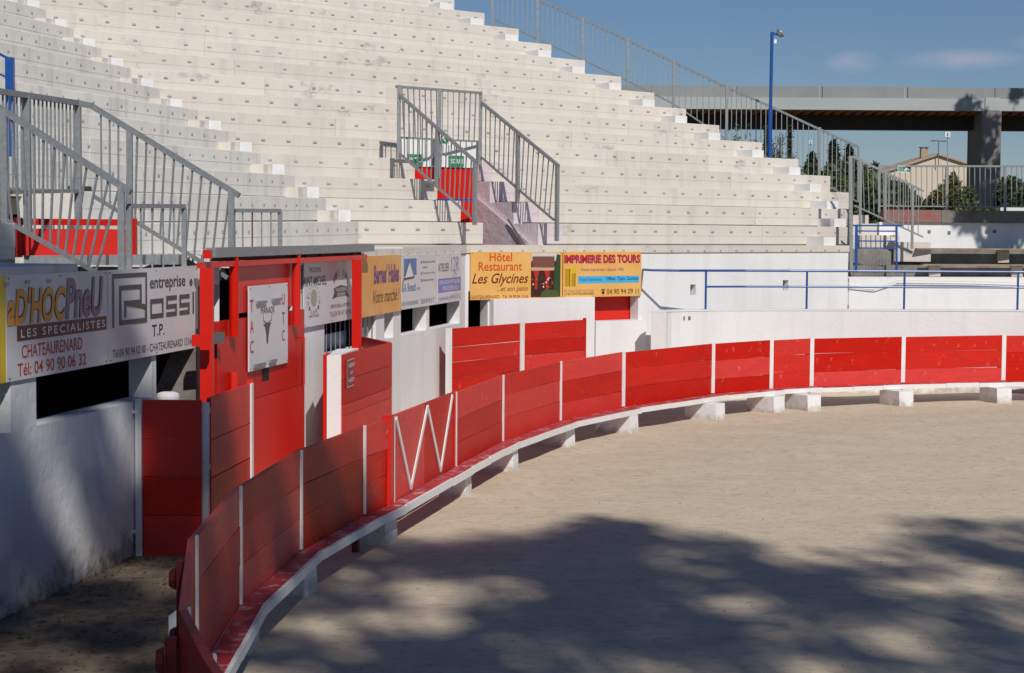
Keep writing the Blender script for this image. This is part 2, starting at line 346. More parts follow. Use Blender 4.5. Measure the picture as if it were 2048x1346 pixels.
REDFADE = mat('faded_red_coping', (.36, .07, .06), .8, (.20, .17, .15), 5, amt=.5, bump=.3)
bwall(42.02, 42.5, 3.503, 3.80, REDFADE, 'coping', 8.9, 10.34, label='coping stretch painted faded red')
for px, py in ((1858, 463), (1898, 465), (1973, 463), (1989, 463)):
    Y = 42.1 + ((px - 1024) / F * 42.4 - 8.8) * .2; p = at_y(px, py, Y)
    q = MB(); q.box(p.x - .035, p.x + .035, p.y - .03, p.y + .02, p.z - .035, p.z + .035); q.build('bracket', CONC, bw)

# ------------------------------------------------------------------ grandstand tiers
NX, NY, D0, DT = -.652, .758, 24.75, .735            # right-hand section: lines n.P = D0 + DT i
NV = V(NX, NY); AV = V(NY, -NX)                       # inward (up the stand) and along the rows (to the right)
Z0, ZR = 2.95, .42
def sag(i): return {5: -.06, 6: -.03}.get(i, -.1 if i <= 4 else 0)
EPX = {0: 1697, 1: 1692, 2: 1692, 3: 1696, 4: 1656, 5: 1592, 6: 1519, 7: 1433, 8: 1367, 9: 1303, 10: 1237, 11: 1165, 12: 1098, 13: 1033, 14: 965, 15: 905, 16: 838, 17: 772}
BPX = {1: 710, 2: 645, 3: 583, 4: 515, 5: 451, 6: 391, 7: 315, 8: 258, 9: 200, 10: 145, 11: 91, 12: 37}
def rp(i, px): return on_line(px, NX, NY, D0 + DT * i)
def lp(i, px): return on_line(px, -.963, .27, 9.9 + .78 * i)
gs = thing('grandstand', V(-3, 33), 'tall stand of cream painted concrete tiers with numbered seats rising behind the arena wall', 'grandstand')
plates = MB()
def tier_run(A, B, i, za=0., zb=0., m=TIER, depth=.95, plate=.58, ztop=None, zbot=None, first=.25, pw=.085):
    """one straight run of a tier, cast in pieces about 3 m long; A left end, B right end"""
    zt = Z0 + ZR * i if ztop is None else ztop; zb0 = zt - ZR if zbot is None else zbot
    d = (B - A).normalized(); nn = V(-d.y, d.x); ln = (B - A).length
    k = max(1, round(ln / 3.3)); 
    prof = [(.05, zb0 - .08), (.05, zb0 + .022), (.005, zb0 + .028), (.005, zt - .22), (0, zt - .224), (0, zt - .012), (.012, zt), (depth, zt), (depth, zb0 - .08)]
    for j in range(k):
        a = A + d * (ln * j / k + (.004 if j else 0)); e = A + d * (ln * (j + 1) / k)
        ha = za + (zb - za) * j / k; he = za + (zb - za) * (j + 1) / k; jog = R.uniform(-.006, .006)
        q = MB(); np_ = len(prof)
        q.add([(a.x + nn.x * (u + jog), a.y + nn.y * (u + jog), z + ha) for u, z in prof] + [(e.x + nn.x * (u + jog), e.y + nn.y * (u + jog), z + he) for u, z in prof],
              [tuple(range(np_))[::-1], tuple(range(np_, 2 * np_))] + [(r, (r + 1) % np_, np_ + (r + 1) % np_, np_ + r) for r in range(np_)][::1])
        q.f[-np_:] = [f[::-1] for f in q.f[-np_:]]; q.f[-np_ - 2:-np_] = [f[::-1] for f in q.f[-np_ - 2:-np_]]
        q.build('tier', m, gs)
    if plate:
        u = first
        while u < ln - .12:
            c = A + d * (u + R.uniform(-.02, .02)) - nn * .014; z = zt - .135 + za + (zb - za) * u / ln + R.uniform(-.006, .006)
            if R.random() > .03:
                plates.wall(c - d * pw / 2, c + d * pw / 2, z - .014, z + .014, 0, .012)
            u += plate
RW = rp(1, 1077)                                       # foot of the right cheek of the middle exit
for i in range(1, 18):
    Rt = rp(i, EPX[i]); bpx = BPX.get(i, -60)
    zt = Z0 + ZR * i
    if i <= 4:
        Lf = rp(i, {1: 965, 2: 920, 3: 873, 4: 828}[i]); R0 = RW + NV * (DT * (i - 1))
        tier_run(rp(i, bpx), Lf, i); tier_run(R0, R0 + AV * .62, i, m=PINK, plate=0); tier_run(R0 + AV * .624, Rt, i)
    else: tier_run(rp(i, max(bpx, -60)), Rt, i)
    if i in BPX:
        B = rp(i, bpx) - V(.963, -.27) * -.06
        Lp = lp(i, 165 if i <= 2 else -60)
        tier_run(Lp, B, i, sag(i) - .003, -.003, m=TIERL, plate=.5, depth=.9, pw=.055)
        # half steps of the aisle, white on the right, bare on the left
        if i > 1:
            P = rp(i, bpx); q = MB(); zb = Z0 + ZR * (i - 1)
            q.wall(P + AV * .03, P + AV * .29, zb - .01, zb + .2, -.45, .004); q.build('aisle_step', WHITE, gs)
            q = MB(); dl = (P - Lp).normalized(); q.wall(P - dl * .46, P - dl * .10, zb - .01, zb + .19, -.30, -.055); q.build('aisle_step', TIER, gs)
    q = MB(); P = rp(i, {1: 1634, 2: 1655, 3: 1640, 4: 1606}.get(i, EPX[i] - 27)); zb = Z0 + ZR * (i - 1)
    q.wall(P - AV * .42, P, zb - .01, zb + .19, -.5, .004)
    q.build('aisle_step', WHITE, gs)
# walkway slab on top of the arena wall (tier 0)
def slab(A, B, z, m=TIER, plate=.5, depth=2.6, lip=.03, first=.3, name='tier'):
    d = (B - A).normalized(); nn = V(-d.y, d.x); q = MB(); ln = (B - A).length
    q.wall(A, B, z - .14, z, -lip, depth); q.build(name, m, gs)
    if plate:
        u = first
        while u < ln - .1:
            c = A + d * u - nn * (lip + .012); plates.wall(c - d * .025, c + d * .025, z - .12, z - .09, 0, .012); u += plate
slab(wl(20.25), wl(24.2), 2.90, TIERL, 0); slab(wl(24.204), WALL[2], 2.925, TIERL, .6); slab(WALL[2], WALL[3], 2.945, TIER, .6)
slab(WALL[3], WALL[4], 2.95, TIER, .5, .96); slab(WALL[4], WALL[5], 2.95, TIER, .5, 1.1)
# tiers on the near side of the left exit
tier_run(wl(9.0, .03), wl(15.62, .03), 0, m=TIERL, ztop=2.89, zbot=2.62, plate=.42, first=.2, depth=.8)
d1 = (WALL[1] - WALL[0]).normalized(); d2 = (WALL[2] - WALL[1]).normalized(); n2 = V(-d2.y, d2.x)
tier_run(wl(10.0) + n2 * .74, wl(15.98) + n2 * .74, 0, m=TIERL, ztop=3.25, zbot=2.89, plate=0, depth=.8)
tier_run(wl(10.0) + n2 * 1.48, wl(16.0) + n2 * 1.48, 0, m=TIERL, ztop=3.62, zbot=3.25, plate=.5, depth=.8)
pl = plates.build('seat_number_plate', TAGM, gs); pl['kind'] = 'stuff'

# middle exit (vomitory): cheek wall, floor, back wall
vom = thing('exit_passage', RW, 'middle stairway exit cut into the tiers with lilac side wall and red back wall', 'passage')
q = MB(); A = RW + NV * -.0; Bk = RW + NV * (DT * 4.2)
prof = []
for i in range(1, 5):
    prof += [(DT * (i - 1) + (.0 if i > 1 else 0), Z0 + ZR * i - .01), (DT * i, Z0 + ZR * i - .01)]
prof = [(0, 2.4)] + prof + [(DT * 4, 2.4)]
def vp(u, z, o): p = RW + NV * u - AV * o; return (p.x, p.y, z)
m_ = len(prof)
q.add([vp(u, z, .03) for u, z in prof] + [vp(u, z, -.2) for u, z in prof], [tuple(range(m_)), tuple(range(m_, 2 * m_))[::-1]] + [(r, m_ + r, m_ + (r + 1) % m_, (r + 1) % m_) for r in range(m_)])
q.build('cheek_wall', PINK, vom)
# sloping plaster ledge on the cheek
q = MB(); q.add([vp(0, 2.9, .12), vp(2.6, 4.35, .12), vp(2.6, 4.30, .03), vp(0, 2.85, .03), vp(0, 2.4, .12), vp(2.6, 2.4, .12), vp(2.6, 2.4, .03), vp(0, 2.4, .03)],
    [(3, 2, 1, 0), (4, 5, 6, 7), (0, 1, 5, 4), (1, 2, 6, 5), (2, 3, 7, 6), (3, 0, 4, 7)]); q.build('sloping_plinth', PINK, vom)
BL = rp(4, 806) + NV * .14; BLR = RW + NV * 1.9
q = MB(); q.wall(BL, BLR, 2.2, 4.48, -.02, .06); q.build('back_wall', RED, vom)
q = MB(); q.wall(BL, BLR, 4.484, 5.03, -.05, .06); q.build('lintel', WHITE, vom)
q = MB(); q.wall(rp(0, 960), rp(0, 1118), 2.2, 2.35, .9, 4.2); q.build('floor', CONC, vom)
stick('blue_bar', rp(3, 872) + V(0, 0, zat(872, 401, 34.7)), RW + NV * 1.5 - AV * .35 + V(0, 0, 3.84), BLUE, vom, .05, .05)
q = MB(); q.tube([vp(.25, 2.95, .16), vp(.75, 3.45, .16)], .02); q.tube([vp(.42, 3.15, .14), vp(.35, 3.0, .2)], .015); q.build('hand_bar', PLATE, vom)

# ------------------------------------------------------------------ lettering and boards
def board(name, A, B, z0, z1, m, label, th=.02, cat='sign', group=None, gap=.004):
    """flat board standing on plan line A->B (left to right as seen from the arena)"""
    d = (B - A).normalized(); nn = V(d.y, -d.x)
    t = thing(name, A + V(0, 0, z0), label, cat, group)
    q = MB(); q.wall(A + nn * gap, B + nn * gap, z0, z1, -th, 0); q.build('board', m, t)
    t['_w'] = (B - A).length; 
    INFO[t] = (A + nn * (gap + th), d, nn, (B - A).length, z0, z1); return t
INFO = {}
def bpt(t, u, v, off):
    A, d, nn, W_, z0, z1 = INFO[t]; p = A + d * (W_ * u) + nn * off; return V(p.x, p.y, z0 + (z1 - z0) * v)
def text(t, s, u0, u1, v0, v1, m, shear=0, bold=0., layer=1, name='lettering', sp=1., ang=0):
    cu = bpy.data.curves.new('t', 'FONT'); cu.body = s; cu.size = 1; cu.shear = shear; cu.offset = bold; cu.space_character = sp; cu.resolution_u = 3
    ob = bpy.data.objects.new('t', cu); me = bpy.data.meshes.new_from_object(ob)
    co = np.empty(len(me.vertices) * 3); me.vertices.foreach_get('co', co); co = co.reshape(-1, 3)
    lo, hi = co.min(0), co.max(0); A, d, nn, W_, z0, z1 = INFO[t]
    U = (co[:, 0] - lo[0]) / max(1e-6, hi[0] - lo[0]); Vv = (co[:, 1] - lo[1]) / max(1e-6, hi[1] - lo[1])
    u = u0 + (u1 - u0) * U; v = v0 + (v1 - v0) * Vv
    base = np.array(A + nn * (.0025 * layer)); off = np.array(WLOC[t])
    P = base[None] + np.array(d)[None] * (W_ * u)[:, None]; P[:, 2] = z0 + (z1 - z0) * v; P -= off
    me.vertices.foreach_set('co', P.ravel()); me.materials.clear(); me.materials.append(m)
    bpy.data.objects.remove(ob); bpy.data.curves.remove(cu); me.name = name
    if (v1 - v0) * (z1 - z0) * F / A.y >= 6.5 and len(s) > 1: return split(me, name, m, t)
    o = link(name, me, t); return o
def split(me, name, m, t):                             # one object per letter
    nv = len(me.vertices); par = list(range(nv))
    def find(a):
        while par[a] != a: par[a] = par[par[a]]; a = par[a]
        return a
    for e in me.edges: par[find(e.vertices[0])] = find(e.vertices[1])
    _, d, *_r = INFO[t]; comp = {}
    for i in range(nv): comp.setdefault(find(i), []).append(i)
    ext = sorted(((min(me.vertices[i].co.dot(d) for i in c), max(me.vertices[i].co.dot(d) for i in c), c) for c in comp.values()), key=lambda q_: q_[0])
    groups = []
    for lo, hi, c in ext:
        if groups and lo + (hi - lo) * .5 < groups[-1][1]: groups[-1][2].extend(c); groups[-1][1] = max(groups[-1][1], hi)
        else: groups.append([lo, hi, list(c)])
    own = {i: g for g, (_l, _h, c) in enumerate(groups) for i in c}
    for g, (_l, _h, c) in enumerate(groups):
        idx = {v: k for k, v in enumerate(c)}; m2 = bpy.data.meshes.new('letter')
        m2.from_pydata([tuple(me.vertices[v].co) for v in c], [], [tuple(idx[v] for v in p.vertices) for p in me.polygons if own[p.vertices[0]] == g])
        m2.materials.append(m); o = link('letter', m2, t)
    bpy.data.meshes.remove(me); return o
def shape(t, pts, m, layer=1, name='print'):
    q = MB(); q.add([bpt(t, u, v, .0025 * layer) for u, v in pts], [tuple(range(len(pts)))]); return q.build(name, m, t)
def rect(t, u0, v0, u1, v1, m, layer=1, name='print'): return shape(t, [(u0, v0), (u1, v0), (u1, v1), (u0, v1)], m, layer, name)
def stroke(t, pts, wu, m, layer=1, name='emblem'):     # polyline of constant metric width
    A, d, nn, W_, z0, z1 = INFO[t]; q = MB(); P = [np.array((u * W_, v * (z1 - z0))) for u, v in pts]
    for a, b_ in zip(P, P[1:]):
        e = (b_ - a) / np.linalg.norm(b_ - a); nn_ = np.array((-e[1], e[0])) * wu / 2; a2 = a - e * wu / 2; b2 = b_ + e * wu / 2
        q.add([bpt(t, x / W_, y / (z1 - z0), .0025 * layer) for x, y in (a2 - nn_, b2 - nn_, b2 + nn_, a2 + nn_)], [(0, 1, 2, 3)])
        layer += .02
    return q.build(name, m, t)
def screws(t, m=None):
    for u in (.02, .5, .98):
        for v in (.03, .97):
            p = bpt(t, u, v, 0); q = MB(); A, d, nn, *_ = INFO[t]; q.cyl(p - nn * .002, p + nn * .006, .008, n=6); q.build('screw', PLATE, t)
INK = flat('ink_black', (25, 25, 28)); INKR = flat('ink_red', (190, 30, 30)); INKDR = flat('ink_dark_red', (95, 14, 22)); INKY = flat('ink_yellow', (232, 160, 30))
INKP = flat('ink_mauve', (140, 120, 140)); INKW = flat('ink_white', (225, 225, 228)); INKG = flat('ink_grey', (110, 112, 118)); INKGG = flat('ink_slate', (72, 80, 78))
INKB = flat('ink_blue', (40, 95, 170)); INKLB = flat('ink_light_blue', (85, 120, 175)); INKV = flat('ink_violet', (105, 60, 130)); INKOR = flat('ink_orange_red', (205, 75, 30))
INKGR = flat('ink_green', (20, 130, 85)); INKCY = flat('ink_cyan', (70, 175, 225)); INKPER = flat('ink_periwinkle', (120, 128, 190)); INKBR = flat('ink_brown', (110, 32, 18))
SGRP = 'advertising boards along the arena wall'
def wallsign(name, pa, pb, z0, z1, m, label): return board(name, wp(pa, .02), wp(pb, .02), z0, z1, m, label, group=SGRP)
def U(t, px, y=None):
    A, d, nn, W_, z0, z1 = INFO[t]; k = (px - 1024) / F; nx, ny = nn.x, nn.y
    D = nx * A.x + ny * A.y; Y = D / (nx * k + ny); return (V(k * Y, Y) - V(A.x, A.y)).dot(d) / W_
YEL = mat('yellow_sign_board', L(226, 168, 82), .45, L(232, 184, 108), 1.4, amt=.5)
ORA = mat('orange_sign_board', L(222, 150, 48), .45, L(226, 176, 110), 1.6, amt=.5)
# yellow edge of a board cut by the left edge of the view
s = wallsign('advertising_board', -230, 4, 1.95, 2.82, flat('ink_bright_yellow', (225, 190, 40)), 'yellow board cut off by the left edge of the view')
# board 1
s = wallsign('advertising_board', 6, 209, 1.95, 2.82, ALU, "tyre dealer board reading AD'HOC PNEU in orange and mauve letters"); screws(s)
for i_, (mm, bo, ly) in enumerate(((INKDR, .055, 1), (INKY, .030, 2))):
    text(s, "aD'HOC", U(s, 12), U(s, 130), .52, .88, mm, .18, bo, ly)
for mm, bo, ly in ((INKDR, .05, 1), (INKP, .026, 2)):
    text(s, "PneU", U(s, 129), U(s, 205), .52, .94, mm, .18, bo, ly)
shape(s, [(.09, .37), (.985, .37), (.985, .515), (.09, .515)], INKDR)
text(s, 'LES SPECIALISTES', .12, .965, .40, .48, INKW, 0, .012, 2, sp=1.3)
text(s, 'CHATEAURENARD', .13, .72, .20, .33, INKR, 0, .008)
text(s, 'Tél: 04 90 90 06 32', .09, .76, .035, .16, INKR, 0, .008)
# board 2
s = wallsign('advertising_board', 210, 391, 1.95, 2.82, ALU, 'white builder board reading ENTREPRISE ROSSI T.P. in slate letters'); screws(s)
W2 = .045
stroke(s, [(.05, .40), (.05, .93), (.39, .93), (.39, .42)], W2, INKGG)
stroke(s, [(.12, .42), (.12, .80), (.33, .80), (.33, .63), (.17, .63), (.17, .50)], W2, INKGG, 2)
stroke(s, [(.17, .63), (.38, .57), (.38, .42), (.14, .42)], W2, INKGG, 3)
stroke(s, [(.44, .45), (.57, .45), (.57, .62), (.44, .62), (.44, .45)], W2, INKGG, 2)
for k in (0, 1):
    x = .62 + k * .155; stroke(s, [(x, .45), (x + .105, .45), (x + .105, .54), (x, .54), (x, .64), (x + .105, .64)], W2, INKGG, 2)
stroke(s, [(.935, .45), (.935, .66)], W2, INKGG, 2)
text(s, 'entreprise', .43, .84, .72, .90, INKGG, 0, .02); 
shape(s, [(.91 + .02 * math.cos(a), .80 + .045 * math.sin(a)) for a in [k * math.pi / 6 for k in range(12)]], INKGG)
text(s, 'T.P.', .45, .59, .22, .35, INK, 0, .01); text(s, 'Tél.04 90 94 02 00 - CHATEAURENARD 13160', .04, .93, .05, .14, INK)
# board 3 (behind the sliding gate frame)
s = wallsign('advertising_board', 604, 709, 1.95, 2.83, ALU, 'white oil mill board reading SAINT-MICHEL behind the red gate post'); screws(s)
text(s, 'MOULIN', U(s, 618), U(s, 640), .80, .88, INKG); text(s, 'SAINT-MICHEL', U(s, 603), U(s, 652), .60, .74, INKGG, 0, .01)
cu, cv = U(s, 627), .42
shape(s, [(cu + .055 * math.cos(a), cv + .13 * math.sin(a)) for a in [k * math.pi / 10 for k in range(20)]], flat('ink_olive', (160, 160, 145)))
for k in range(9):
    a = math.pi * (1.0 + k / 8 * 1.0); x, y = cu + .11 * math.cos(a), cv + .02 + .24 * math.sin(a)
    text(s, 'HUILERIE '[k], x - .012, x + .012, y - .03, y + .03, INKGG) if 'HUILERIE '[k] != ' ' else None
    b2 = math.pi * (k / 8); stroke(s, [(cu + .08 * math.cos(b2), cv + .17 * math.sin(b2)), (cu + .10 * math.cos(b2), cv + .22 * math.sin(b2))], .012, INKG)
text(s, '13890 MOURIES', U(s, 617), U(s, 637), .13, .17, INKG)
for k in range(11):
    a = math.pi * (.92 - .84 * k / 10); x, y = U(s, 681) + .14 * math.cos(a), .55 + .17 * math.sin(a)
    ch = 'HUILE OLIVE'[k]
    if ch != ' ': text(s, ch, x - .012, x + .012, y, y + .1, INKG)
cu = U(s, 681); shape(s, [(cu - .17, .36), (cu - .08, .39), (cu + .08, .39), (cu + .17, .36), (cu + .13, .46), (cu + .14, .53), (cu, .57), (cu - .14, .53), (cu - .13, .46)], INKGG)
text(s, 'VALLEE DES BAUX', cu - .11, cu + .11, .475, .53, INKW, 0, 0, 2); text(s, 'DE PROVENCE', cu - .08, cu + .08, .40, .45, INKW, 0, 0, 2)
text(s, '13890 MOURIES en PROVENCE', U(s, 660), U(s, 701), .22, .28, INKG); text(s, 'Tél.04 90 47 50 40', U(s, 659), U(s, 701), .09, .17, INKG)
# board 4
s = wallsign('advertising_board', 712, 799, 1.94, 2.83, ORA, "orange greengrocer board reading VOTRE MARCHE"); screws(s)
text(s, "Bernes' Halles", U(s, 747), U(s, 797), .52, .86, INKV, 0, .03, 1); text(s, "Votre marché !", U(s, 746), U(s, 798), .20, .42, INK, .35)
# board 5
s = wallsign('advertising_board', 800, 871, 1.95, 2.82, ALU, 'pale board with white triangle on a blue square reading S.A. RENAULT'); screws(s)
rect(s, U(s, 807), .62, U(s, 832), .93, INKLB); shape(s, [(U(s, 809), .57), (U(s, 826), .59), (U(s, 818), .88)], INKW, 2)
stroke(s, [(U(s, 808), .56), (U(s, 826), .58)], .03, INKBR, 3)
stroke(s, [(.0, .36), (U(s, 806), .55), (U(s, 818), .89), (U(s, 827), .58)], .03, INKG, 3)
text(s, 'S.A. Renault', U(s, 804), U(s, 831), .32, .48, INKLB, 0, .01); text(s, 'PERE ET FILS', U(s, 833), U(s, 840), .33, .38, INKLB)
for v_, a_ in ((.88, 'Menuiserie et volets'), (.78, 'roulants'), (.66, 'Charpente et cuisine'), (.53, 'Fermeture bâtiment')):
    if v_ != .78: rect(s, U(s, 841), v_ - .06, U(s, 842.5), v_, INKB)
    text(s, a_, U(s, 844), U(s, 843 + len(a_) * 1.3), v_ - .05, v_, INKG)
text(s, '13160 CHATEAURENARD', U(s, 802), U(s, 836), .06, .14, INKG); text(s, 'Tél.04 90 94 24 77', U(s, 840), U(s, 868), .05, .15, INKG)
# board 6
s = wallsign('advertising_board', 872, 919, 1.95, 2.82, ALU, 'pale board reading ATELIER 12R above a periwinkle strip'); screws(s)
text(s, 'ATELIER', U(s, 875), U(s, 897), .64, .80, INKGG); text(s, '12R', U(s, 901), U(s, 917), .62, .93, INKPER, .1, .0)
stroke(s, [(U(s, 905), .48), (U(s, 908), .60), (U(s, 912), .55)], .02, INKPER)
rect(s, .02, .22, .98, .50, INKPER); text(s, 'SERRURERIE METALLERIE', .06, .94, .38, .46, INKW, layer=2); text(s, 'MENUISERIE ALU', .2, .86, .25, .34, INKW, layer=2)
text(s, '13160 NOVES', .03, .45, .06, .13, INKPER); text(s, '04 90 92 93 12', .5, .97, .06, .15, INKPER)
# board 7
s = wallsign('advertising_board', 939, 1122, 1.94, 2.83, YEL, 'yellow board reading HOTEL RESTAURANT LES GLYCINES with a patio picture'); screws(s)
text(s, 'Hôtel', U(s, 978), U(s, 1023), .80, .98, INKOR, 0, .01); text(s, 'Restaurant', U(s, 956), U(s, 1043), .60, .79, INKOR, 0, .01)
text(s, 'Les Glycines', U(s, 943), U(s, 1056), .27, .55, INKBR, .35, .01); text(s, '...et son patio', U(s, 993), U(s, 1055), .14, .27, INKBR, .35)
text(s, 'CHATEAURENARD - Tél. 04.90.94.10.66', U(s, 940), U(s, 1056), .02, .09, INKBR)
a_, e_ = U(s, 1061), U(s, 1119); w_ = e_ - a_
rect(s, a_, .03, e_, .97, flat('print_patio_shade', (60, 34, 26)))
rect(s, a_, .80, e_, .97, flat('print_pale_sky', (205, 200, 205)), 2)
rect(s, a_ + w_ * .04, .66, e_ - w_ * .2, .90, flat('print_tiles', (120, 78, 62)), 3); rect(s, a_, .60, e_ - w_ * .15, .67, flat('print_lintel', (200, 165, 135)), 3)
for k in range(2):
    x = a_ + w_ * (.12 + .38 * k); shape(s, [(x, .20), (x + w_ * .09, .20), (x + w_ * .09, .44), (x + w_ * .16, .60), (x - w_ * .06, .60), (x, .46)], flat('print_red_arch', (185, 40, 28)), 4)
for k in range(26):
    x = a_ + w_ * R.uniform(.02, .8); y = R.uniform(.22, .46); r_ = .012
    shape(s, [(x, y), (x + r_, y + .01), (x + r_ * .6, y + .045), (x - r_ * .4, y + .03)], (INKR, INKW, INKOR, flat('print_leaf', (70, 95, 50)))[k % 4], 5)
shape(s, [(e_ - w_ * .25, .05), (e_, .05), (e_, .93), (e_ - w_ * .12, .95), (e_ - w_ * .22, .6)], flat('print_hedge', (50, 72, 38)), 6)
shape(s, [(a_ + w_ * .3, .04), (e_ - w_ * .05, .04), (e_ - w_ * .1, .17), (a_ + w_ * .5, .20), (a_ + w_ * .35, .14)], flat('print_shrub', (72, 88, 48)), 7)
# board 8
s = wallsign('advertising_board', 1124, 1280, 1.95, 2.83, YEL, 'yellow printer board reading IMPRIMERIE DES TOURS over a light blue strip'); screws(s)
text(s, 'IMPRIMERIE DES TOURS', U(s, 1128), U(s, 1279), .74, .92, INKV, .0, .03, 1); text(s, 'IMPRIMERIE DES TOURS', U(s, 1127), U(s, 1278), .755, .935, INKR, 0, .025, 2)
text(s, 'Votre imprimeur depuis 1962', U(s, 1161), U(s, 1247), .55, .64, INKV, .35)
rect(s, U(s, 1155), .30, U(s, 1277), .46, INKCY); text(s, "Toute l'imprimerie :", U(s, 1157), U(s, 1205), .33, .43, INKB, layer=2); text(s, 'Offset, Typo, Continu', U(s, 1211), U(s, 1276), .34, .44, INK, 0, .005, 2)
text(s, '55, avenue Général de Gaulle', U(s, 1128), U(s, 1187), .12, .17, INKG); text(s, '13160 CHATEAURENARD', U(s, 1128), U(s, 1187), .045, .105, INK)
text(s, '04 90 94 09 11', U(s, 1213), U(s, 1277), .05, .17, INK)
rect(s, U(s, 1203), .06, U(s, 1208), .12, INK); rect(s, U(s, 1202), .135, U(s, 1209), .165, INK)
rect(s, U(s, 1128), .24, U(s, 1151), .64, flat('print_tower_ground', (214, 176, 40)))
for a_, e_, h_ in ((1129, 1138, .62), (1142, 1149, .52)):
    shape(s, [(U(s, a_), .25), (U(s, e_), .25), (U(s, e_ - .5), h_), (U(s, a_ + .5), h_)], flat('print_tower', (190, 140, 30)), 2); stroke(s, [(U(s, e_), .25), (U(s, e_), h_)], .012, INK, 3)

# ------------------------------------------------------------------ sliding gate of the bull pen
sg = thing('sliding_gate', wp(520, .2), 'tall red sliding gate hanging under a grey steel rail beside the arena wall', 'gate')
def wbar(t, name, pa, pb, z0, z1, o0, o1, m, **k):
    A = wp(pa, o1); B = wp(pb, o1); q = MB(); q.wall(A, B, z0, z1, 0, o1 - o0); return q.build(name, m, t, **k)
wbar(sg, 'door_leaf', 433, 608, .05, 1.24, .05, .11, RED); wbar(sg, 'door_leaf', 433, 608, 1.246, 2.2, .05, .11, RED)
wbar(sg, 'upper_panel', 476, 586, 2.26, 2.80, .06, .10, RED)
wbar(sg, 'track', 432, 722, 2.86, 2.94, .06, .12, RUST)
for a in (467, 592):
    p = wp(a, .17); q = MB(); q.cyl(p + V(0, 0, 2.02), p + V(0, 0, 2.90), .052, n=12); q.build('hanger', RED, sg)
p = wp(467, .15); q = MB(); q.cyl(p + V(0, 0, 1.40), p + V(0, 0, 1.62), .045, n=12); q.build('guide', RED, sg)
p = wp(603, .13); q = MB(); q.tube([p + V(-.03, 0, 1.85), p + V(.03, -.02, 1.86), p + V(.03, -.02, 1.25)], .012); q.build('latch', RED, sg)
q = MB(); q.wall(wp(524, .115), wp(537, .115), 1.42, 1.58, 0, .02); q.build('hand_hole_shade', BLACK, sg)  # solid black plate standing in for the shaded hole
q = MB(); q.wall(wp(470, .1), wp(476, .1), 2.2, 2.27, 0, .03); q.build('bolt', PLATE, sg)
gf = thing('gate_frame', wp(412, .35), 'red steel frame of the sliding gate with grey top rail', 'frame')
wbar(gf, 'top_rail', 432, 748, 2.905, 3.01, .10, .22, GALV); 
q = MB(); q.wall(wp(430.8, .20), wp(431.7, .20), 2.92, 2.995, 0, .08); q.build('rail_end', BLACK, gf)  # solid black block standing in for the shaded open end
wbar(gf, 'cross_beam', 404, 734, 2.80, 2.86, .14, .20, RED)
p = wp(413, .24); q = MB(); q.box(p.x - .065, p.x + .065, p.y - .06, p.y + .06, 0, 2.80); q.build('post', RED, gf)
p = wp(713, .24); q = MB(); q.box(p.x - .065, p.x + .065, p.y - .06, p.y + .06, 0, 2.80); q.build('post', RED, gf)
p = wp(409, .28); q = MB(); q.box(p.x - .11, p.x + .09, p.y - .16, p.y - .07, 2.0, 2.12); q.build('bracket', RED, gf)
p = wp(420, .24); q = MB(); q.box(p.x - .06, p.x + .02, p.y - .1, p.y + .02, 2.90, 2.99); q.build('bracket', RED, gf)
p = wp(438, .18); q = MB(); q.box(p.x - .05, p.x + .06, p.y - .06, p.y - .02, 1.98, 2.1); q.build('lock', PLATE, gf)
for px in (612, 706, 642, 455):
    p = wp(px, .14); q = MB(); q.box(p.x - .02, p.x + .02, p.y - .03, p.y + .03, 2.862, 2.90); q.build('roller', PLATE, gf)
s = board('bull_board', wp(494, .125), wp(571, .125), 1.58, 2.56, ALU, 'white board reading TAC UTC MANADE with a bull skull on the red gate', cat='sign'); screws(s)
for k, (ch, v) in enumerate((('T', .69), ('A', .45), ('C', .21))): text(s, ch, U(s, 499), U(s, 506), v, v + .15, INKR, 0, .01)
for k, (ch, v) in enumerate((('U', .73), ('T', .50), ('C', .28))): text(s, ch, U(s, 563), U(s, 568.5), v, v + .14, INKR, 0, .01)
text(s, 'MANADE', U(s, 521), U(s, 548), .655, .73, INK)
cu = U(s, 534)
shape(s, [(cu - .02, .29), (cu + .012, .29), (cu + .03, .40), (cu + .065, .50), (cu + .10, .53), (cu + .03, .545), (cu - .04, .545), (cu - .11, .52), (cu - .06, .49), (cu - .035, .40)], INKGG, name='bull_skull')
stroke(s, [(cu - .03, .54), (cu - .10, .57), (cu - .11, .63)], .018, INKG); stroke(s, [(cu + .03, .54), (cu + .10, .57), (cu + .12, .64)], .018, INKG)
for a, b_, v in ((510, 529, .78), (542, 558, .79), (504, 527, .04), (536, 549, .05)):
    A, d, nn, W_, z0, z1 = INFO[s]; p = bpt(s, U(s, a), v, 0); e = bpt(s, U(s, b_), v, 0); q = MB(); q.wall(p, e, p.z, p.z + .035, -.03, 0); q.build('card_holder', GALV, s)

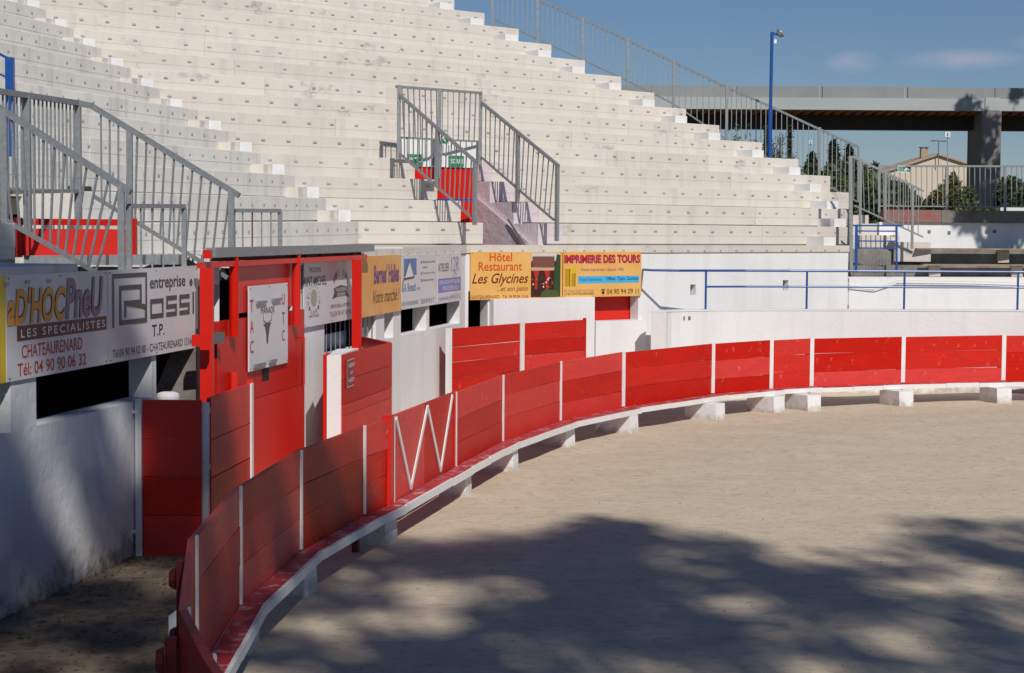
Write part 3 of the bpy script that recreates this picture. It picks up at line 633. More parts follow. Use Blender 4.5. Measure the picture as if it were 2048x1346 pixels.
# refuge box beside the gate
rb = thing('refuge_box', V(-2.0, 22.5), 'red plank refuge box with a white corner post in front of the barred window', 'shelter')
A, B = V(-2.125, 21.8), V(-1.675, 24.4)
zz = [.05, .33, .62, .88, 1.02, 1.33, 1.65]
for a, c in zip(zz, zz[1:]):
    q = MB(); q.wall(A + V(.01, 0), B, a + .003, c - .003, 0, .045, R.uniform(0, .002), 0); q.build('plank', REDW, rb)
q = MB(); q.wall(B + V(-.02, .01), V(-2.20, 25.75), .05, 1.65, 0, .05); q.build('side_panel', RED, rb)
q = MB(); q.hexa([(-2.31, 21.79, 0), (-2.132, 21.78, 0), (-2.02, 23.0, 0), (-2.31, 23.1, 0)], [(-2.31, 21.79, 1.64), (-2.132, 21.78, 1.66), (-2.02, 23.0, 1.66), (-2.31, 23.1, 1.64)]); q.build('corner_post', WHITE, rb)
q = MB(); q.box(-2.36, -2.315, 21.82, 22.3, 0, 1.65); q.build('edge_strip', RED, rb)
s = board('notice_plate', V(-2.10, 21.95), V(-2.035, 22.45), 1.22, 1.58, flat('ink_maroon', (140, 40, 46)), 'small maroon notice plate reading RESERVE AUX on the refuge box', gap=.012, cat='notice', th=.012)
A_, d_, nn_, W_, z0_, z1_ = INFO[s]
stroke(s, [(.04, .03), (.96, .03), (.96, .97), (.04, .97), (.04, .03)], .009, INKW)
text(s, 'RESERVE', .22, .86, .70, .84, INKW, 0, .02); text(s, 'AUX', .38, .68, .45, .57, INKW, 0, .02); text(s, 'RAZETS', .2, .86, .18, .32, INKW, 0, .02)

# ------------------------------------------------------------------ ring barrier
BP = [V(-.25, 5.4), V(-.95, 6.7), V(-1.36, 7.9), V(-1.65, 8.85), V(-1.99, 10.95), V(-2.045, 13.1), V(-1.86, 15.35), V(-1.465, 17.3), V(-1.27, 18.0), V(-.675, 21.0), V(-.12, 23.57),
      V(.73, 26.2), V(1.81, 28.35), V(3.54, 30.75), V(4.74, 31.92), V(5.57, 32.45), V(7.46, 33.3), V(9.56, 33.95), V(12.3, 34.4), V(15.5, 34.45)]
def arena_n(a, b_): d = (b_ - a).normalized(); return V(d.y, -d.x)
def offp(k, o):                                        # mitred offset of barrier corner k towards the arena
    ns = []
    if k > 0: ns.append(arena_n(BP[k - 1], BP[k]))
    if k < len(BP) - 1: ns.append(arena_n(BP[k], BP[k + 1]))
    nn = sum(ns, V(0, 0)).normalized(); return BP[k] + nn * (o / max(.6, nn.dot(ns[0])))
bar = thing('ring_barrier', V(-1.27, 18), 'curved red plank barrier round the sand with white battens and ledge', 'barrier')
hh, ee = 1.26, .36
def LW(k): return .17 if k < 9 else .20 if k < 10 else .23 if k == 10 else .26 if k == 11 else .31
GATE = 8
for k in range(len(BP) - 1):
    A, B = BP[k], BP[k + 1]; d = (B - A).normalized(); nn = arena_n(A, B)
    if k != GATE:
        m = REDO if k < 7 else REDW
        hs = [ee, ee + .3 + R.uniform(-.03, .03), ee + .6 + R.uniform(-.03, .03), hh]
        for j in range(3):
            a, e = offp(k, 0), offp(k + 1, 0); tl = R.uniform(-.006, .006); jog = R.uniform(-.004, .006)
            q = MB(); ao, eo = nn * jog, nn * (jog + R.uniform(-.004, .004)); th = .045
            z0, z1 = hs[j] + .002, hs[j + 1] - .002
            a = a + d * .004; e = e - d * .004
            q.hexa([(*(a - nn * th + ao).xy, z0 + tl), (*(e - nn * th + eo).xy, z0 - tl), (*(e + eo).xy, z0 - tl), (*(a + ao).xy, z0 + tl)][::-1],
                   [(*(a - nn * th + ao).xy, z1 + tl), (*(e - nn * th + eo).xy, z1 - tl), (*(e + eo).xy, z1 - tl), (*(a + ao).xy, z1 + tl)][::-1])
            q.build('plank', m, bar)
    # white batten on the joint
    if k not in (0, GATE):
        p = offp(k, .010); q = MB(); wbt = .045 if k < 11 else .06 if k == 11 else .085
        q.wall(p - d * wbt / 2, p + d * wbt / 2, ee + .02 + R.uniform(-.01, .01), hh + .008 + R.uniform(-.008, .008), -.008, .008); q.build('batten', WHITEP, bar)
    # ledge: worn red top board, white nosing
    q = MB(); z = .372 + R.uniform(-.006, .006); a0, a1, b0, b1 = offp(k, .01), offp(k, LW(k)), offp(k + 1, .01), offp(k + 1, LW(k + 1))
    q.hexa([(*a0.xy, z - .04), (*b0.xy, z - .04), (*b1.xy, z - .04), (*a1.xy, z - .04)][::-1], [(*a0.xy, z), (*b0.xy, z), (*b1.xy, z), (*a1.xy, z)][::-1]); q.build('ledge_board', REDL, bar)
    # nosing in two or three lengths, slightly uneven
    nb = 3 if (B - A).length > 1.8 else 1
    for j in range(nb):
        a = lerp(a1, b1, j / nb) + nn * .003 + d * .003; e = lerp(a1, b1, (j + 1) / nb) + nn * .003 - d * .003
        q = MB(); jz = R.uniform(-.008, .006); q.wall(a, e, z - .075 + jz, z + .005 + jz, -.032, 0); q.build('ledge_nosing', WHITEP, bar)
    # posts and props on the passage side
    if k > 0:
        p = offp(k, -.085); q = MB(); q.wall(p - d * .035, p + d * .035, 0, 1.12, -.03, .03); q.build('back_post', REDD, bar)
        for zc in (1.0, .62):
            q = MB(); c = offp(k, -.07); q.cyl((*(c - nn * .05).xy, zc), (*(c - nn * .09).xy, zc), .075, .055, n=8); q.build('stiffener', REDD, bar)
for (px, z, y) in ((1349, '68', 807), (1498, '67', 790), (1594, '66', 782), (1716, '65', 775), (1914, '64', 771), (1195, '69', 838), (1085, '70', 869)):
    P = at_z(px, y, .30)
    for k in range(9, len(BP) - 1):                    # nearest segment
        a1, b1 = offp(k, LW(k) + .01), offp(k + 1, LW(k + 1) + .01)
        kx = (px - 1024) / F; d = (b1 - a1).normalized(); n_ = V(d.y, -d.x); Y = (n_.x * a1.x + n_.y * a1.y) / (n_.x * kx + n_.y); Q = V(kx * Y, Y)
        if 0 <= (Q - a1).dot(d) <= (b1 - a1).length:
            INFO[bar] = (Q + n_ * .008, d, n_, .13, .305, .36); text(bar, z, -.4, .4, 0, 1, INK, name='ledge_number'); break
# concrete feet
for x, y in [(1453, 840), (1572, 825), (1644, 822), (1828.6, 813.7), (2025, 807), (1153.5, 891), (1280, 864), (1041, 938), (948, 988), (640.6, 1181), (526, 1291), (800, 1082)]:
    P = at_z(x, y, 0)
    best = min(range(len(BP) - 1), key=lambda k: ((BP[k] + BP[k + 1]) / 2 - P).length); d = (BP[best + 1] - BP[best]).normalized(); nn = V(d.y, -d.x)
    P = P - nn * .02
    q = MB(); wd = .32 if y < 1060 else .36
    q.hexa([(*(P).xy, -.1), (*(P - d * -.0 - nn * .62).xy, -.1), (*(P - d * wd - nn * .62).xy, -.1), (*(P - d * wd).xy, -.1)],
           [(*(P - nn * .02).xy, .292), (*(P - nn * .62).xy, .292), (*(P - d * wd - nn * .62).xy, .292), (*(P - d * wd - nn * .02).xy, .292)])
    q.build('foot_block', WHITE, bar)
# gate in the barrier with its white W
bg_ = thing('barrier_gate', BP[8], 'red barrier gate marked with a white zigzag W', 'gate')
A, B = BP[8], BP[9]; d = (B - A).normalized(); nn = arena_n(A, B); ln = (B - A).length
for a, e in ((.05, .50), (.504, .965)):
    q = MB(); q.wall(A + d * ln * a, A + d * ln * e, .37, 1.27, -.0, .05); q.build('gate_panel', REDW, bg_)
q = MB(); q.wall(A - d * .02, A + d * .12, .35, 1.30, -.03, .07); q.build('hinge_post', RED, bg_)
q = MB(); q.wall(B - d * .10, B - d * .03, .37, 1.27, -.012, .05); q.build('closing_post', RED, bg_)
q = MB(); q.wall(A + d * .14, A + d * .2, .37, 1.27, -.02, -.002); q.build('batten', WHITEP, bg_)
INFO[bg_] = (A + nn * .005, d, nn, ln, .37, 1.27)
for a, e in (((.085, .97), (.29, .05)), ((.29, .05), (.53, .96)), ((.53, .96), (.74, .06)), ((.74, .06), (.93, .98))):
    p = bpt(bg_, *a, 0); e = bpt(bg_, *e, 0); dd = (e - p).normalized(); sd = dd.cross(nn) * .028; q = MB()
    q.hexa([p - sd, e - sd, e + sd, p + sd], [x + nn * .014 for x in (p - sd, e - sd, e + sd, p + sd)]); q.build('zigzag_strip', WHITEP, bg_)

# inner passage gate: red door, post, planks
pg = thing('passage_gate', V(-3.4, 17.15), 'dark red plank door closing the passage beside the left wall', 'gate')
Y0 = 16.92; xa, xb = (283 - 1024) / F * Y0, (400 - 1024) / F * Y0
zs = [.02, .42, .80, 1.17, 1.55]
for a, c in zip(zs, zs[1:]):
    q = MB(); q.box(xa, xb, Y0, Y0 + .05, a + .003, c - .003); q.build('plank', RED, pg)
q = MB(); q.box(xa - .068, xa - .008, Y0 - .03, Y0 + .02, 0, 1.56); q.build('hinge_post', WHITEP, pg)
for z in (.25, 1.42):
    q = MB(); q.box(xa - .13, xa - .02, Y0 - .05, Y0 - .033, z, z + .035); q.build('hinge', WHITEP, pg)
pp = thing('white_pipe_post', V(-2.98, 17.05), 'white round pipe post with collars beside the dark red door', 'post')
P = at_y(410, 1000, 17.0); 
q = MB(); q.cyl((P.x, 17.0, 0), (P.x, 17.0, 1.52), .048, n=16); q.build('pipe', WHITEP, pp, smooth=False)
for z in (1.42, .86): q = MB(); q.cyl((P.x, 17.0, z), (P.x, 17.0, z + .06), .056, n=16); q.build('collar', WHITEP, pp)
pf = thing('plank_fence', V(-2.85, 17.5), 'short red plank fence between the white pipe post and the sliding gate', 'fence')
A, B = V(-2.93, 17.0), V(-2.78, 18.66)
for a, c in zip((.05, .40, .78, 1.15), (.395, .772, 1.143, 1.56)):
    q = MB(); q.wall(A, B, a, c, 0, .045, R.uniform(-.004, .004), R.uniform(-.004, .004)); q.build('plank', REDW, pf)
d = (B - A).normalized(); q = MB(); q.wall(B - d * .09, B, .05, 1.57, -.02, -.002); q.build('batten', WHITEP, pf)
q = MB(); q.wall(B + d * .002, B + d * .06, .0, 1.60, .0, .06); q.build('post', RED, pf)
tb = thing('white_tub', V(-3.55, 17.7), 'white rounded tub top behind the dark red door', 'tub')
q = MB(); c = at_y(334, 792, 17.75)
for k, (r_, z) in enumerate(((.12, 1.2), (.12, 1.50), (.11, 1.53), (.07, 1.545))):
    if k: q.cyl((c.x, 17.8, pz), (c.x, 17.8, z), pr, r_, n=20)
    pr, pz = r_, z
q.build('lid', WHITE, tb, smooth=False)
# fence in front of the corner of the wall
cf = thing('plank_fence', V(.2, 32), 'red plank fence in two bays in front of the white corner below the hotel board', 'fence')
C0, C1, C2 = V(-1.04, 30.15), V(.17, 32.1), V(1.40, 33.6)
for A, B in ((C0, C1), (C1, C2)):
    zz = [.1, .38, .66, .94, 1.2, 1.53]
    for a, c in zip(zz, zz[1:]):
        q = MB(); q.wall(A, B, a + .004, c - .004, 0, .045, R.uniform(-.004, .004), R.uniform(-.004, .004)); q.build('plank', REDW, cf)
d = (C1 - C0).normalized(); q = MB(); q.wall(C1 - d * .05, C1 + d * .08, .1, 1.54, -.025, -.003); q.build('batten', WHITEP, cf)
q = MB(); q.wall(C0 - d * .10, C0 - d * .004, 0, 1.54, -.01, .06); q.build('end_post', WHITE, cf)
q = MB(); q.wall(C2 + d * .004, C2 + d * .05, 0, 1.56, -.005, .05); q.build('end_post', RED, cf)

# ------------------------------------------------------------------ curved white wall with blue rail
cw = thing('curved_wall', V(6, 34.2), 'low curved white wall behind the far barrier numbered 10', 'wall')
CWP = [V(2.99, 33.85), V(3.03, 34.05), V(3.12, 34.2), V(3.3, 34.35), V(3.9, 34.7), V(4.7, 34.95), V(5.6, 35.1), V(7.0, 35.25), V(8.6, 35.35), V(10.2, 35.45), V(13, 35.5), V(16, 35.4)]
def offl(P, o):
    out_ = []
    for k in range(len(P)):
        ds = [(P[j + 1] - P[j]).normalized() for j in (k - 1, k) if 0 <= j < len(P) - 1]
        dd = sum(ds, V(0, 0)).normalized(); out_.append(P[k] + V(-dd.y, dd.x) * o)
    return out_
back = offl(CWP, .30)
fr = [CWP[0] + V(.03, .12)] + CWP[1:]
pts = [(p.x, p.y) for p in CWP] + [(p.x, p.y) for p in back[::-1]]
# rounded nose
nose = [(back[0].x - .02, back[0].y - .03), (back[0].x + .02, back[0].y - .13), (back[0].x + .12, back[0].y - .2)]
q = MB(); q.prism(pts + nose[:0], -.05, 1.66); q.build('wall_body', WHITE, cw)
q = MB(); q.prism([(p.x, p.y) for p in offl(CWP, -.01)] + [(p.x, p.y) for p in offl(CWP, .31)[::-1]], 1.662, 1.69); q.build('coping', WHITE, cw)
d = (CWP[4] - CWP[3]).normalized(); INFO[cw] = (CWP[3], d, V(d.y, -d.x), 1, 1.49, 1.57)
for ch, u0 in (('1', .08), ('0', .19)): text(cw, ch, u0, u0 + (.025 if ch == '1' else .06), .0, 1., INK, 0, .03, 4, name='painted_number')
br = thing('blue_railing', V(5.6, 35.1, 1.69), 'blue two-rail tube railing on the curved white wall', 'railing')
top = [wp(1285, .01) + V(0, 0, 2.47), V(3.3, 34.2, 2.46)] + [V(p.x, p.y, 2.46) for p in offl(CWP, .15)[2:]]
def rail_at(px, z, off=.15):
    k = (px - 1024) / F; P = offl(CWP, off)
    for A, B in zip(P, P[1:]):
        d = (B - A).normalized(); nx, ny = -d.y, d.x; D = nx * A.x + ny * A.y; Y = D / (nx * k + ny); Q = V(k * Y, Y)
        if -.01 <= (Q - A).dot(d) <= (B - A).length + .01: return V(Q.x, Q.y, z)
P0 = rail_at(1411, 2.46)
pk = (1299 - 1024) / F * 34.45; pts = [top[0], V(pk, 34.45, 2.47), V((pk + P0.x) / 2, 34.42, 2.465), P0] + [V(p.x, p.y, 2.46) for p in offl(CWP, .15) if p.x > P0.x + .2]
q = MB(); q.tube(pts, .024); q.build('top_rail', BLUE, br)
q = MB(); q.tube([V(p.x, p.y, 2.14) for p in [P0] + pts[4:]], .02); q.build('middle_rail', BLUE, br)
for px in (1411, 1613, 1808, 2035, 2260): 
    p = rail_at(px, 0); stick('post', p + V(0, 0, 1.69), p + V(0, 0, 2.46), BLUE, br, .045, rnd=True)

# blue frame gate at the end of the stand
bf = thing('blue_gate', at_y(1750, 500, 39.8), 'small blue metal gate with cross rails between the grandstand end and the old terrace', 'gate')
YB = 39.7
for px, x0 in ((1712, 0), (1793, 0)): stick('post', at_y(px, 545, YB), at_y(px, 449, YB), BLUE, bf, .06, .04)
for yy, a, b_ in ((451, 1701, 1805), (462, 1714, 1791), (482, 1714, 1791), (496, 1714, 1791)):
    stick('rail', at_y(a, yy, YB), at_y(b_, yy + .4, YB), BLUE, bf, .03 if yy > 455 else .035)
for k in range(12):
    a = at_y(1715 + k * 6.6, 500, YB); stick('mesh_wire', a, at_y(1715 + k * 6.6, 540, YB), GALV, bf, .006)

# stairs and railings right of the grandstand
se = thing('end_steps', at_y(1760, 500, 40.5), 'cream steps running down between the grandstand end and the old terrace', 'steps')
for k, (a, b_, y0, y1, Y) in enumerate(((1706, 1738, 430, 470, 43.0), (1706, 1772, 447, 480, 42.2), (1706, 1800, 470, 500, 41.4), (1790, 1862, 484, 497, 40.7))):
    p, e = at_y(a, y0, Y), at_y(b_, y0, Y); zb = at_y(a, y1, Y).z - .3
    q = MB(); q.box(p.x, e.x, Y, Y + 1.0, zb, p.z); q.build('step', TIER, se)
sr_ = thing('stair_railing', at_y(1770, 497, 40.5), 'grey bar railing sloping down to the right beside the end steps', 'railing')
Yr = 40.3
railing(sr_, at_y(1705, 313, Yr), at_y(1847, 382, Yr), at_y(1709, 411, Yr), at_y(1846, 474, Yr), 14,
        [(at_y(1720, 322, Yr), at_y(1720, 468, Yr)), (at_y(1771, 347, Yr), at_y(1770, 440, Yr)), (at_y(1825, 373, Yr), at_y(1824, 498, Yr))])
ep = thing('end_post', at_y(1701, 497, 39.5), 'thick grey steel post at the foot of the grandstand end', 'post')
stick('shaft', at_y(1702, 545, 39.45), at_y(1701, 312, 39.45), GALV, ep, .075, .075)
# long sloping fence along the end of the stand
lf = thing('stand_end_fence', V(5, 44), 'long grey bar fence sloping down the right-hand end of the grandstand', 'fence')
ft = [(985, -42), (1075, -1), (1165, 38), (1255, 79), (1347, 124), (1453, 174), (1541, 213), (1638, 258), (1716, 293)]
def fY(px): return 46.6 - (px - 905) * .0026
def fb(px):                                            # bottom rail row
    return np.interp(px, [905, 985, 1075, 1165, 1255, 1347, 1453, 1541, 1638, 1716], [-5, 25, 66, 108, 150, 196, 267, 305, 350, 392]) + 12
for k in range(len(ft) - 1):
    (xa_, ya_), (xb_, yb_) = ft[k], ft[k + 1]
    a0, a1 = at_y(xa_, ya_, fY(xa_)), at_y(xb_, yb_, fY(xb_)); b0, b1 = at_y(xa_, fb(xa_), fY(xa_)), at_y(xb_, fb(xb_), fY(xb_))
    stick('top_rail', a0, a1, GALV, lf, .055); stick('bottom_rail', b0, b1, GALV, lf, .04)
    stick('post', b0 + V(0, 0, -.3), a0 + V(0, 0, .04), GALV, lf, .07)
    for j in range(1, 9): stick('bar', lerp(b0, b1, j / 9), lerp(a0, a1, j / 9), GALV, lf, .018)
stick('post', b1, a1, GALV, lf, .05)
# back fence on the coping
bk = thing('back_fence', V(14, 43.2, 3.8), 'grey bar fence standing on the weathered coping below the viaduct', 'fence')
def kY(px): return 42.3 + ((px - 1024) / F * 43 - 8.8) * .2
a0, a1 = at_y(1757, 332, kY(1757)), at_y(2230, 333, kY(2230)); b0, b1 = at_y(1757, 412, kY(1757)), at_y(2230, 415, kY(2230))
railing(bk, a0, a1, b0, b1, 45, [(at_y(p_, 332, kY(p_)), at_y(p_, 424, kY(p_))) for p_ in (1758, 1893, 2010, 2140)], bw=.018, rw=.045)
s = board('exit_sign', at_y(1792, 340, 42.35) * 1, at_y(1818, 340, 42.6), at_y(1792, 344, 42.3).z, at_y(1792, 331, 42.3).z, INKGR, 'green and white emergency exit sign on the back fence below the house', gap=.03, cat='sign')
text(s, 'SORTIE DE', .06, .42, .55, .75, INKW, 0, .01); text(s, 'SECOURS', .08, .42, .25, .45, INKW, 0, .01)
stroke(s, [(.52, .3), (.6, .5), (.68, .7)], .03, INKW); stroke(s, [(.6, .55), (.72, .45), (.78, .6)], .03, INKW); stroke(s, [(.6, .5), (.68, .3)], .03, INKW); shape(s, [(.82, .3), (.97, .5), (.82, .7)], INKW)
stroke(s, [(.02, .05), (.98, .05), (.98, .95), (.02, .95), (.02, .05)], .02, INKW)

# railings of the middle exit
def VR(px, u_line, off=0):                             # point on radial line through base
    pass
GR0 = on_line(1112, NX, NY, D0 + .15); GL0 = on_line(948, NX, NY, D0 + .15)
def rad(base, px):                                     # point up the stand from base along NV, in column px
    k = (px - 1024) / F; u = (k * base.y - base.x) / (NV.x - k * NV.y); return base + NV * u
def rz(base, px, py): p = rad(base, px); p = V(p.x, p.y, zat(px, py, p.y)); return p
mr_ = thing('stair_railing', GR0 + V(0, 0, 2.95), 'grey bar railing on the right-hand side of the middle exit', 'railing'); mr_['ax'] = (NX, NY, 0)
railing(mr_, rz(GR0, 960, 205), rz(GR0, 1115, 332), rz(GR0, 960, 314), rz(GR0, 1106, 440), 16,
        [(rz(GR0, 1112, 329), rz(GR0, 1112, 482)), (rz(GR0, 1033, 264), rz(GR0, 1033, 407))], bw=.018, rw=.055, pw=.065)
ml_ = thing('stair_railing', GL0 + V(0, 0, 2.95), 'grey bar railing on the left-hand side of the middle exit', 'railing'); ml_['ax'] = (NX, NY, 0)
railing(ml_, rz(GL0, 797, 190), rz(GL0, 951, 325), rz(GL0, 799, 308), rz(GL0, 944, 437), 16,
        [(rz(GL0, 948, 323), rz(GL0, 948, 450)), (rz(GL0, 873, 257), rz(GL0, 871, 372))], bw=.018, rw=.055, pw=.065)
mg = thing('guard_railing', rad(GL0, 797) + V(0, 0, 4.6), 'grey bar guard across the back of the middle exit', 'railing')
railing(mg, rz(GL0, 790, 173), rz(GR0, 960, 186), rz(GL0, 796, 275), rz(GR0, 956, 283), 15,
        [(rz(GL0, 796, 170), rz(GL0, 796, 318)), (lerp(rz(GL0, 796, 172), rz(GR0, 958, 186), .49), lerp(rz(GL0, 796, 352), rz(GR0, 958, 360), .49)), (rz(GR0, 959, 183), rz(GR0, 958, 330))], bw=.018, rw=.05, pw=.07)
s = board('exit_sign', rad(GL0, 866) - AV * -.04, rad(GL0, 866) + AV * .30, zat(866, 289, rad(GL0, 866).y), zat(866, 270, rad(GL0, 866).y), INKGR, 'green running man sign tied to the left railing of the middle exit', gap=.06)
stroke(s, [(.02, .05), (.98, .05), (.98, .95), (.02, .95), (.02, .05)], .02, INKW); stroke(s, [(.15, .8), (.2, .5), (.12, .2)], .025, INKW); stroke(s, [(.2, .5), (.28, .2)], .025, INKW); stroke(s, [(.38, .75), (.85, .15)], .02, INKW); stroke(s, [(.4, .8), (.8, .8)], .02, INKW)
# SORTIE DE SECOURS panels on the white lintel
bA, bB = BL, BLR
dd = (bB - bA).normalized(); nn = V(dd.y, -dd.x)
def lin_pt(px): 
    k = (px - 1024) / F; A2 = bA + nn * .06; D = nn.x * A2.x + nn.y * A2.y; Y = D / (nn.x * k + nn.y); return V(k * Y, Y)
def panel(name, pa, pb, ya, yb, m, label):
    A, B = lin_pt(pa), lin_pt(pb); z0, z1 = zat(pa, ya, A.y), zat(pa, yb, A.y)
    q = MB(); q.wall(A + nn * .003, B + nn * .003, z0, z1, -.015, 0); o = q.build(name, m, vom, label=label)
    INFO[o] = (A + nn * .018, dd, nn, (B - A).length, z0, z1); return o
for pa, pb, tx, ya, yb in ((814, 844, 'SORTIE DE', 330, 308), (895, 925, 'SECOURS', 333, 311)):
    s = panel('exit_panel', pa, pb, ya, yb, INKGR, f'green panel reading {tx}'); text(s, tx, .06, .94, .3, .7, INKW, 0, .02)
s = panel('figure_panel', 857, 886, 333, 310, INKW, 'white panel with a grey figure')
shape(s, [(.2, .1), (.3, .1), (.35, .4), (.65, .4), (.7, .1), (.8, .1), (.85, .6), (.7, .85), (.3, .85), (.15, .6)], INKG)

# ------------------------------------------------------------------ left exit: railings, walkway, red panel, gates
W1 = wl(17.15, -.15); W2_ = wl(20.15, -.15); n3 = V(-.986, .169)
def rad2(base, px): k = (px - 1024) / F; u = (k * base.y - base.x) / (n3.x - k * n3.y); return base + n3 * u
def rz2(base, px, py): p = rad2(base, px); return V(p.x, p.y, zat(px, py, p.y))
r1 = thing('stair_railing', rad2(W1, 255) + V(0, 0, 2.9), 'near grey bar railing sloping across the left exit', 'railing')
railing(r1, rz2(W1, -60, 176), rz2(W1, 262, 384), rz2(W1, -20, 422), rz2(W1, 206, 553), 15, [(rz2(W1, 10, 218), rz2(W1, 10, 449)), (rz2(W1, 243, 371), rz2(W1, 243, 565))], bw=.02, rw=.06, pw=.065)
r2 = thing('stair_railing', rad2(W2_, 460) + V(0, 0, 2.9), 'far grey bar railing sloping down behind the left exit', 'railing')
railing(r2, rz2(W2_, 185, 212), rz2(W2_, 478, 391), rz2(W2_, 187, 392), rz2(W2_, 455, 556), 16, [(rz2(W2_, 260, 257), rz2(W2_, 260, 508)), (rz2(W2_, 462, 382), rz2(W2_, 462, 505))], bw=.02, rw=.06, pw=.065)
r3 = thing('guard_railing', rad2(W2_, 157) + V(0, 0, 3.4), 'grey bar guard across the back of the left exit', 'railing')
gN = rz2(wl(17.15, -.15), -30, 178); gF = rz2(W2_, 157, 206)
railing(r3, gN, gF, V(gN.x, gN.y, gN.z - 1.02), V(gF.x, gF.y, gF.z - 1.02), 22, [(gF + V(0, 0, .02), V(gF.x, gF.y, 2.95)), (lerp(gN, gF, .42), lerp(gN, gF, .42) + V(0, 0, -1.45))], bw=.018, rw=.06, pw=.075)
stick('top_rail', gF, rz2(W2_, 187, 212), GALV, r3, .07)
wk = thing('steel_walkway', V(-4.2, 19.3, 2.9), 'grey steel walkway edge bridging the left exit', 'walkway')
A, B = at_y(48, 521, 19.0), at_y(370, 519, 19.6)
stick('edge_beam', A, B, GALV, wk, .03, .11)
for k in range(6):
    p = lerp(A, B, .40 + k * .115); q = MB(); q.box(p.x - .012, p.x + .012, p.y - .05, p.y - .018, p.z - .055, p.z + .055); q.build('rib', PLATE, wk)
q = MB(); q.hexa([(A.x, A.y + .02, 2.86), (B.x, B.y + .02, 2.86), (B.x - .1, B.y + .9, 2.86), (A.x - .1, A.y + .9, 2.86)], [(A.x, A.y + .02, 2.885), (B.x, B.y + .02, 2.885), (B.x - .1, B.y + .9, 2.885), (A.x - .1, A.y + .9, 2.885)]); q.build('deck', GALV, wk)
rp_ = thing('red_panel_barrier', at_y(150, 510, 19.8), 'long red sheet metal barrier on the walkway of the left exit', 'barrier')
Yp = 19.75
a, e = at_y(42, 437, Yp), at_y(262, 436, Yp + .1); zt_, zm1, zm0, zb_ = at_y(42, 437, Yp).z, at_y(42, 450, Yp).z, at_y(42, 457, Yp).z, at_y(42, 511, Yp).z
q = MB(); q.wall(V(a.x, a.y), V(e.x, e.y), zm1, zt_, 0, .03); q.build('upper_rail', RED, rp_)
q = MB(); q.wall(V(a.x, a.y), V(e.x, e.y), zb_, zm0, 0, .03); q.build('sheet', RED, rp_)
for px in (36, 266):
    p = at_y(px, 480, Yp - .03); q = MB(); q.box(p.x - .035, p.x + .035, Yp - .06, Yp + .04, zb_ - .02, zt_ + .01); q.build('end_post', RED, rp_)
# back of the left exit: beam, dark gap, pier
eb = thing('exit_back_wall', V(-5.5, 23, 2.9), 'cream beam over a dark gap at the back of the left exit', 'wall')
Yb = 23.2
a, e = at_y(-60, 395, Yb), at_y(147, 395, Yb)
q = MB(); q.box(a.x, e.x, Yb, Yb + .6, at_y(100, 429, Yb).z, at_y(100, 396, Yb).z); q.build('beam', TIERL, eb)
q = MB(); q.box(a.x, e.x + .05, Yb + .7, Yb + .8, 2.2, at_y(100, 372, Yb + .7).z); q.build('gap_shade_back', DARK, eb)  # near-black sheet; its top paints the shadow band above the beam
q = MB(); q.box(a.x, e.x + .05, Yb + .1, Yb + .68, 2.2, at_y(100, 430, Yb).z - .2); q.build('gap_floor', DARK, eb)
# two low gates on the walkway
GG = 'low bar gates beside the left exit'
for (xa_, xb_, yt, yb_, Y1, Y2, lab) in ((258, 368, 412, 548, 17.35, 18.8, 'near low grey bar gate behind the builder board'), (466, 560, 421, 508, 20.4, 21.2, 'far low grey bar gate behind the sliding gate rail')):
    t = thing('bar_gate', at_y(xa_, yb_, Y1), lab, 'gate', GG)
    a0, a1 = at_y(xa_, yt, Y1), at_y(xb_, yt + .5, Y2); z_ = at_y(xa_, yb_, Y1).z
    stick('top_rail', a0, a1, GALV, t, .045); stick('bottom_rail', V(a0.x, a0.y, z_), V(a1.x, a1.y, z_), GALV, t, .04)
    for k in range(0, 6):
        p = lerp(a0, a1, k / 5); w_ = .05 if k in (0, 5) else .016
        stick('bar' if 0 < k < 5 else 'post', V(p.x, p.y, z_), p, RUST if (xa_ > 400 and k == 2) else GALV, t, w_)
bp = thing('blue_post', at_y(22, 372, 24), 'thick blue steel post with side rails behind the left exit railing', 'post')
stick('shaft', at_y(22, 378, 23.6), at_y(20, 115, 23.6), BLUE, bp, .11, .08)
stick('rail', at_y(-40, 86, 23.6), at_y(14, 116, 23.6), BLUE, bp, .035); stick('rail', at_y(-40, 130, 23.6), at_y(14, 155, 23.6), BLUE, bp, .025)

# ------------------------------------------------------------------ lamp pole
lpz = thing('lamp_pole', at_y(1540, 322, 44.3), 'slim blue lamp pole with a floodlight standing on the tiers', 'lamp')
Yl = 44.3
stick('pole', at_y(1539, 330, Yl), at_y(1541, 216, Yl), BLUE, lpz, .115, rnd=True); stick('pole', at_y(1541, 216, Yl), at_y(1545, 64, Yl), BLUE, lpz, .085, rnd=True)
stick('arm', at_y(1544, 67, Yl), at_y(1556, 69, Yl), BLUE, lpz, .05)
q = MB(); a, b_ = at_y(1556, 70, Yl), at_y(1561, 66, Yl); q.cyl(a, b_, .07, .12, 14); q.cyl(b_, b_ + (b_ - a) * .35, .125, .115, 14); q.build('floodlight', GALV, lpz)
q = MB(); p = at_y(1550, 83, Yl); q.box(p.x - .035, p.x + .035, Yl - .04, Yl + .04, p.z - .05, p.z + .05); q.build('junction_box', WHITEP, lpz)

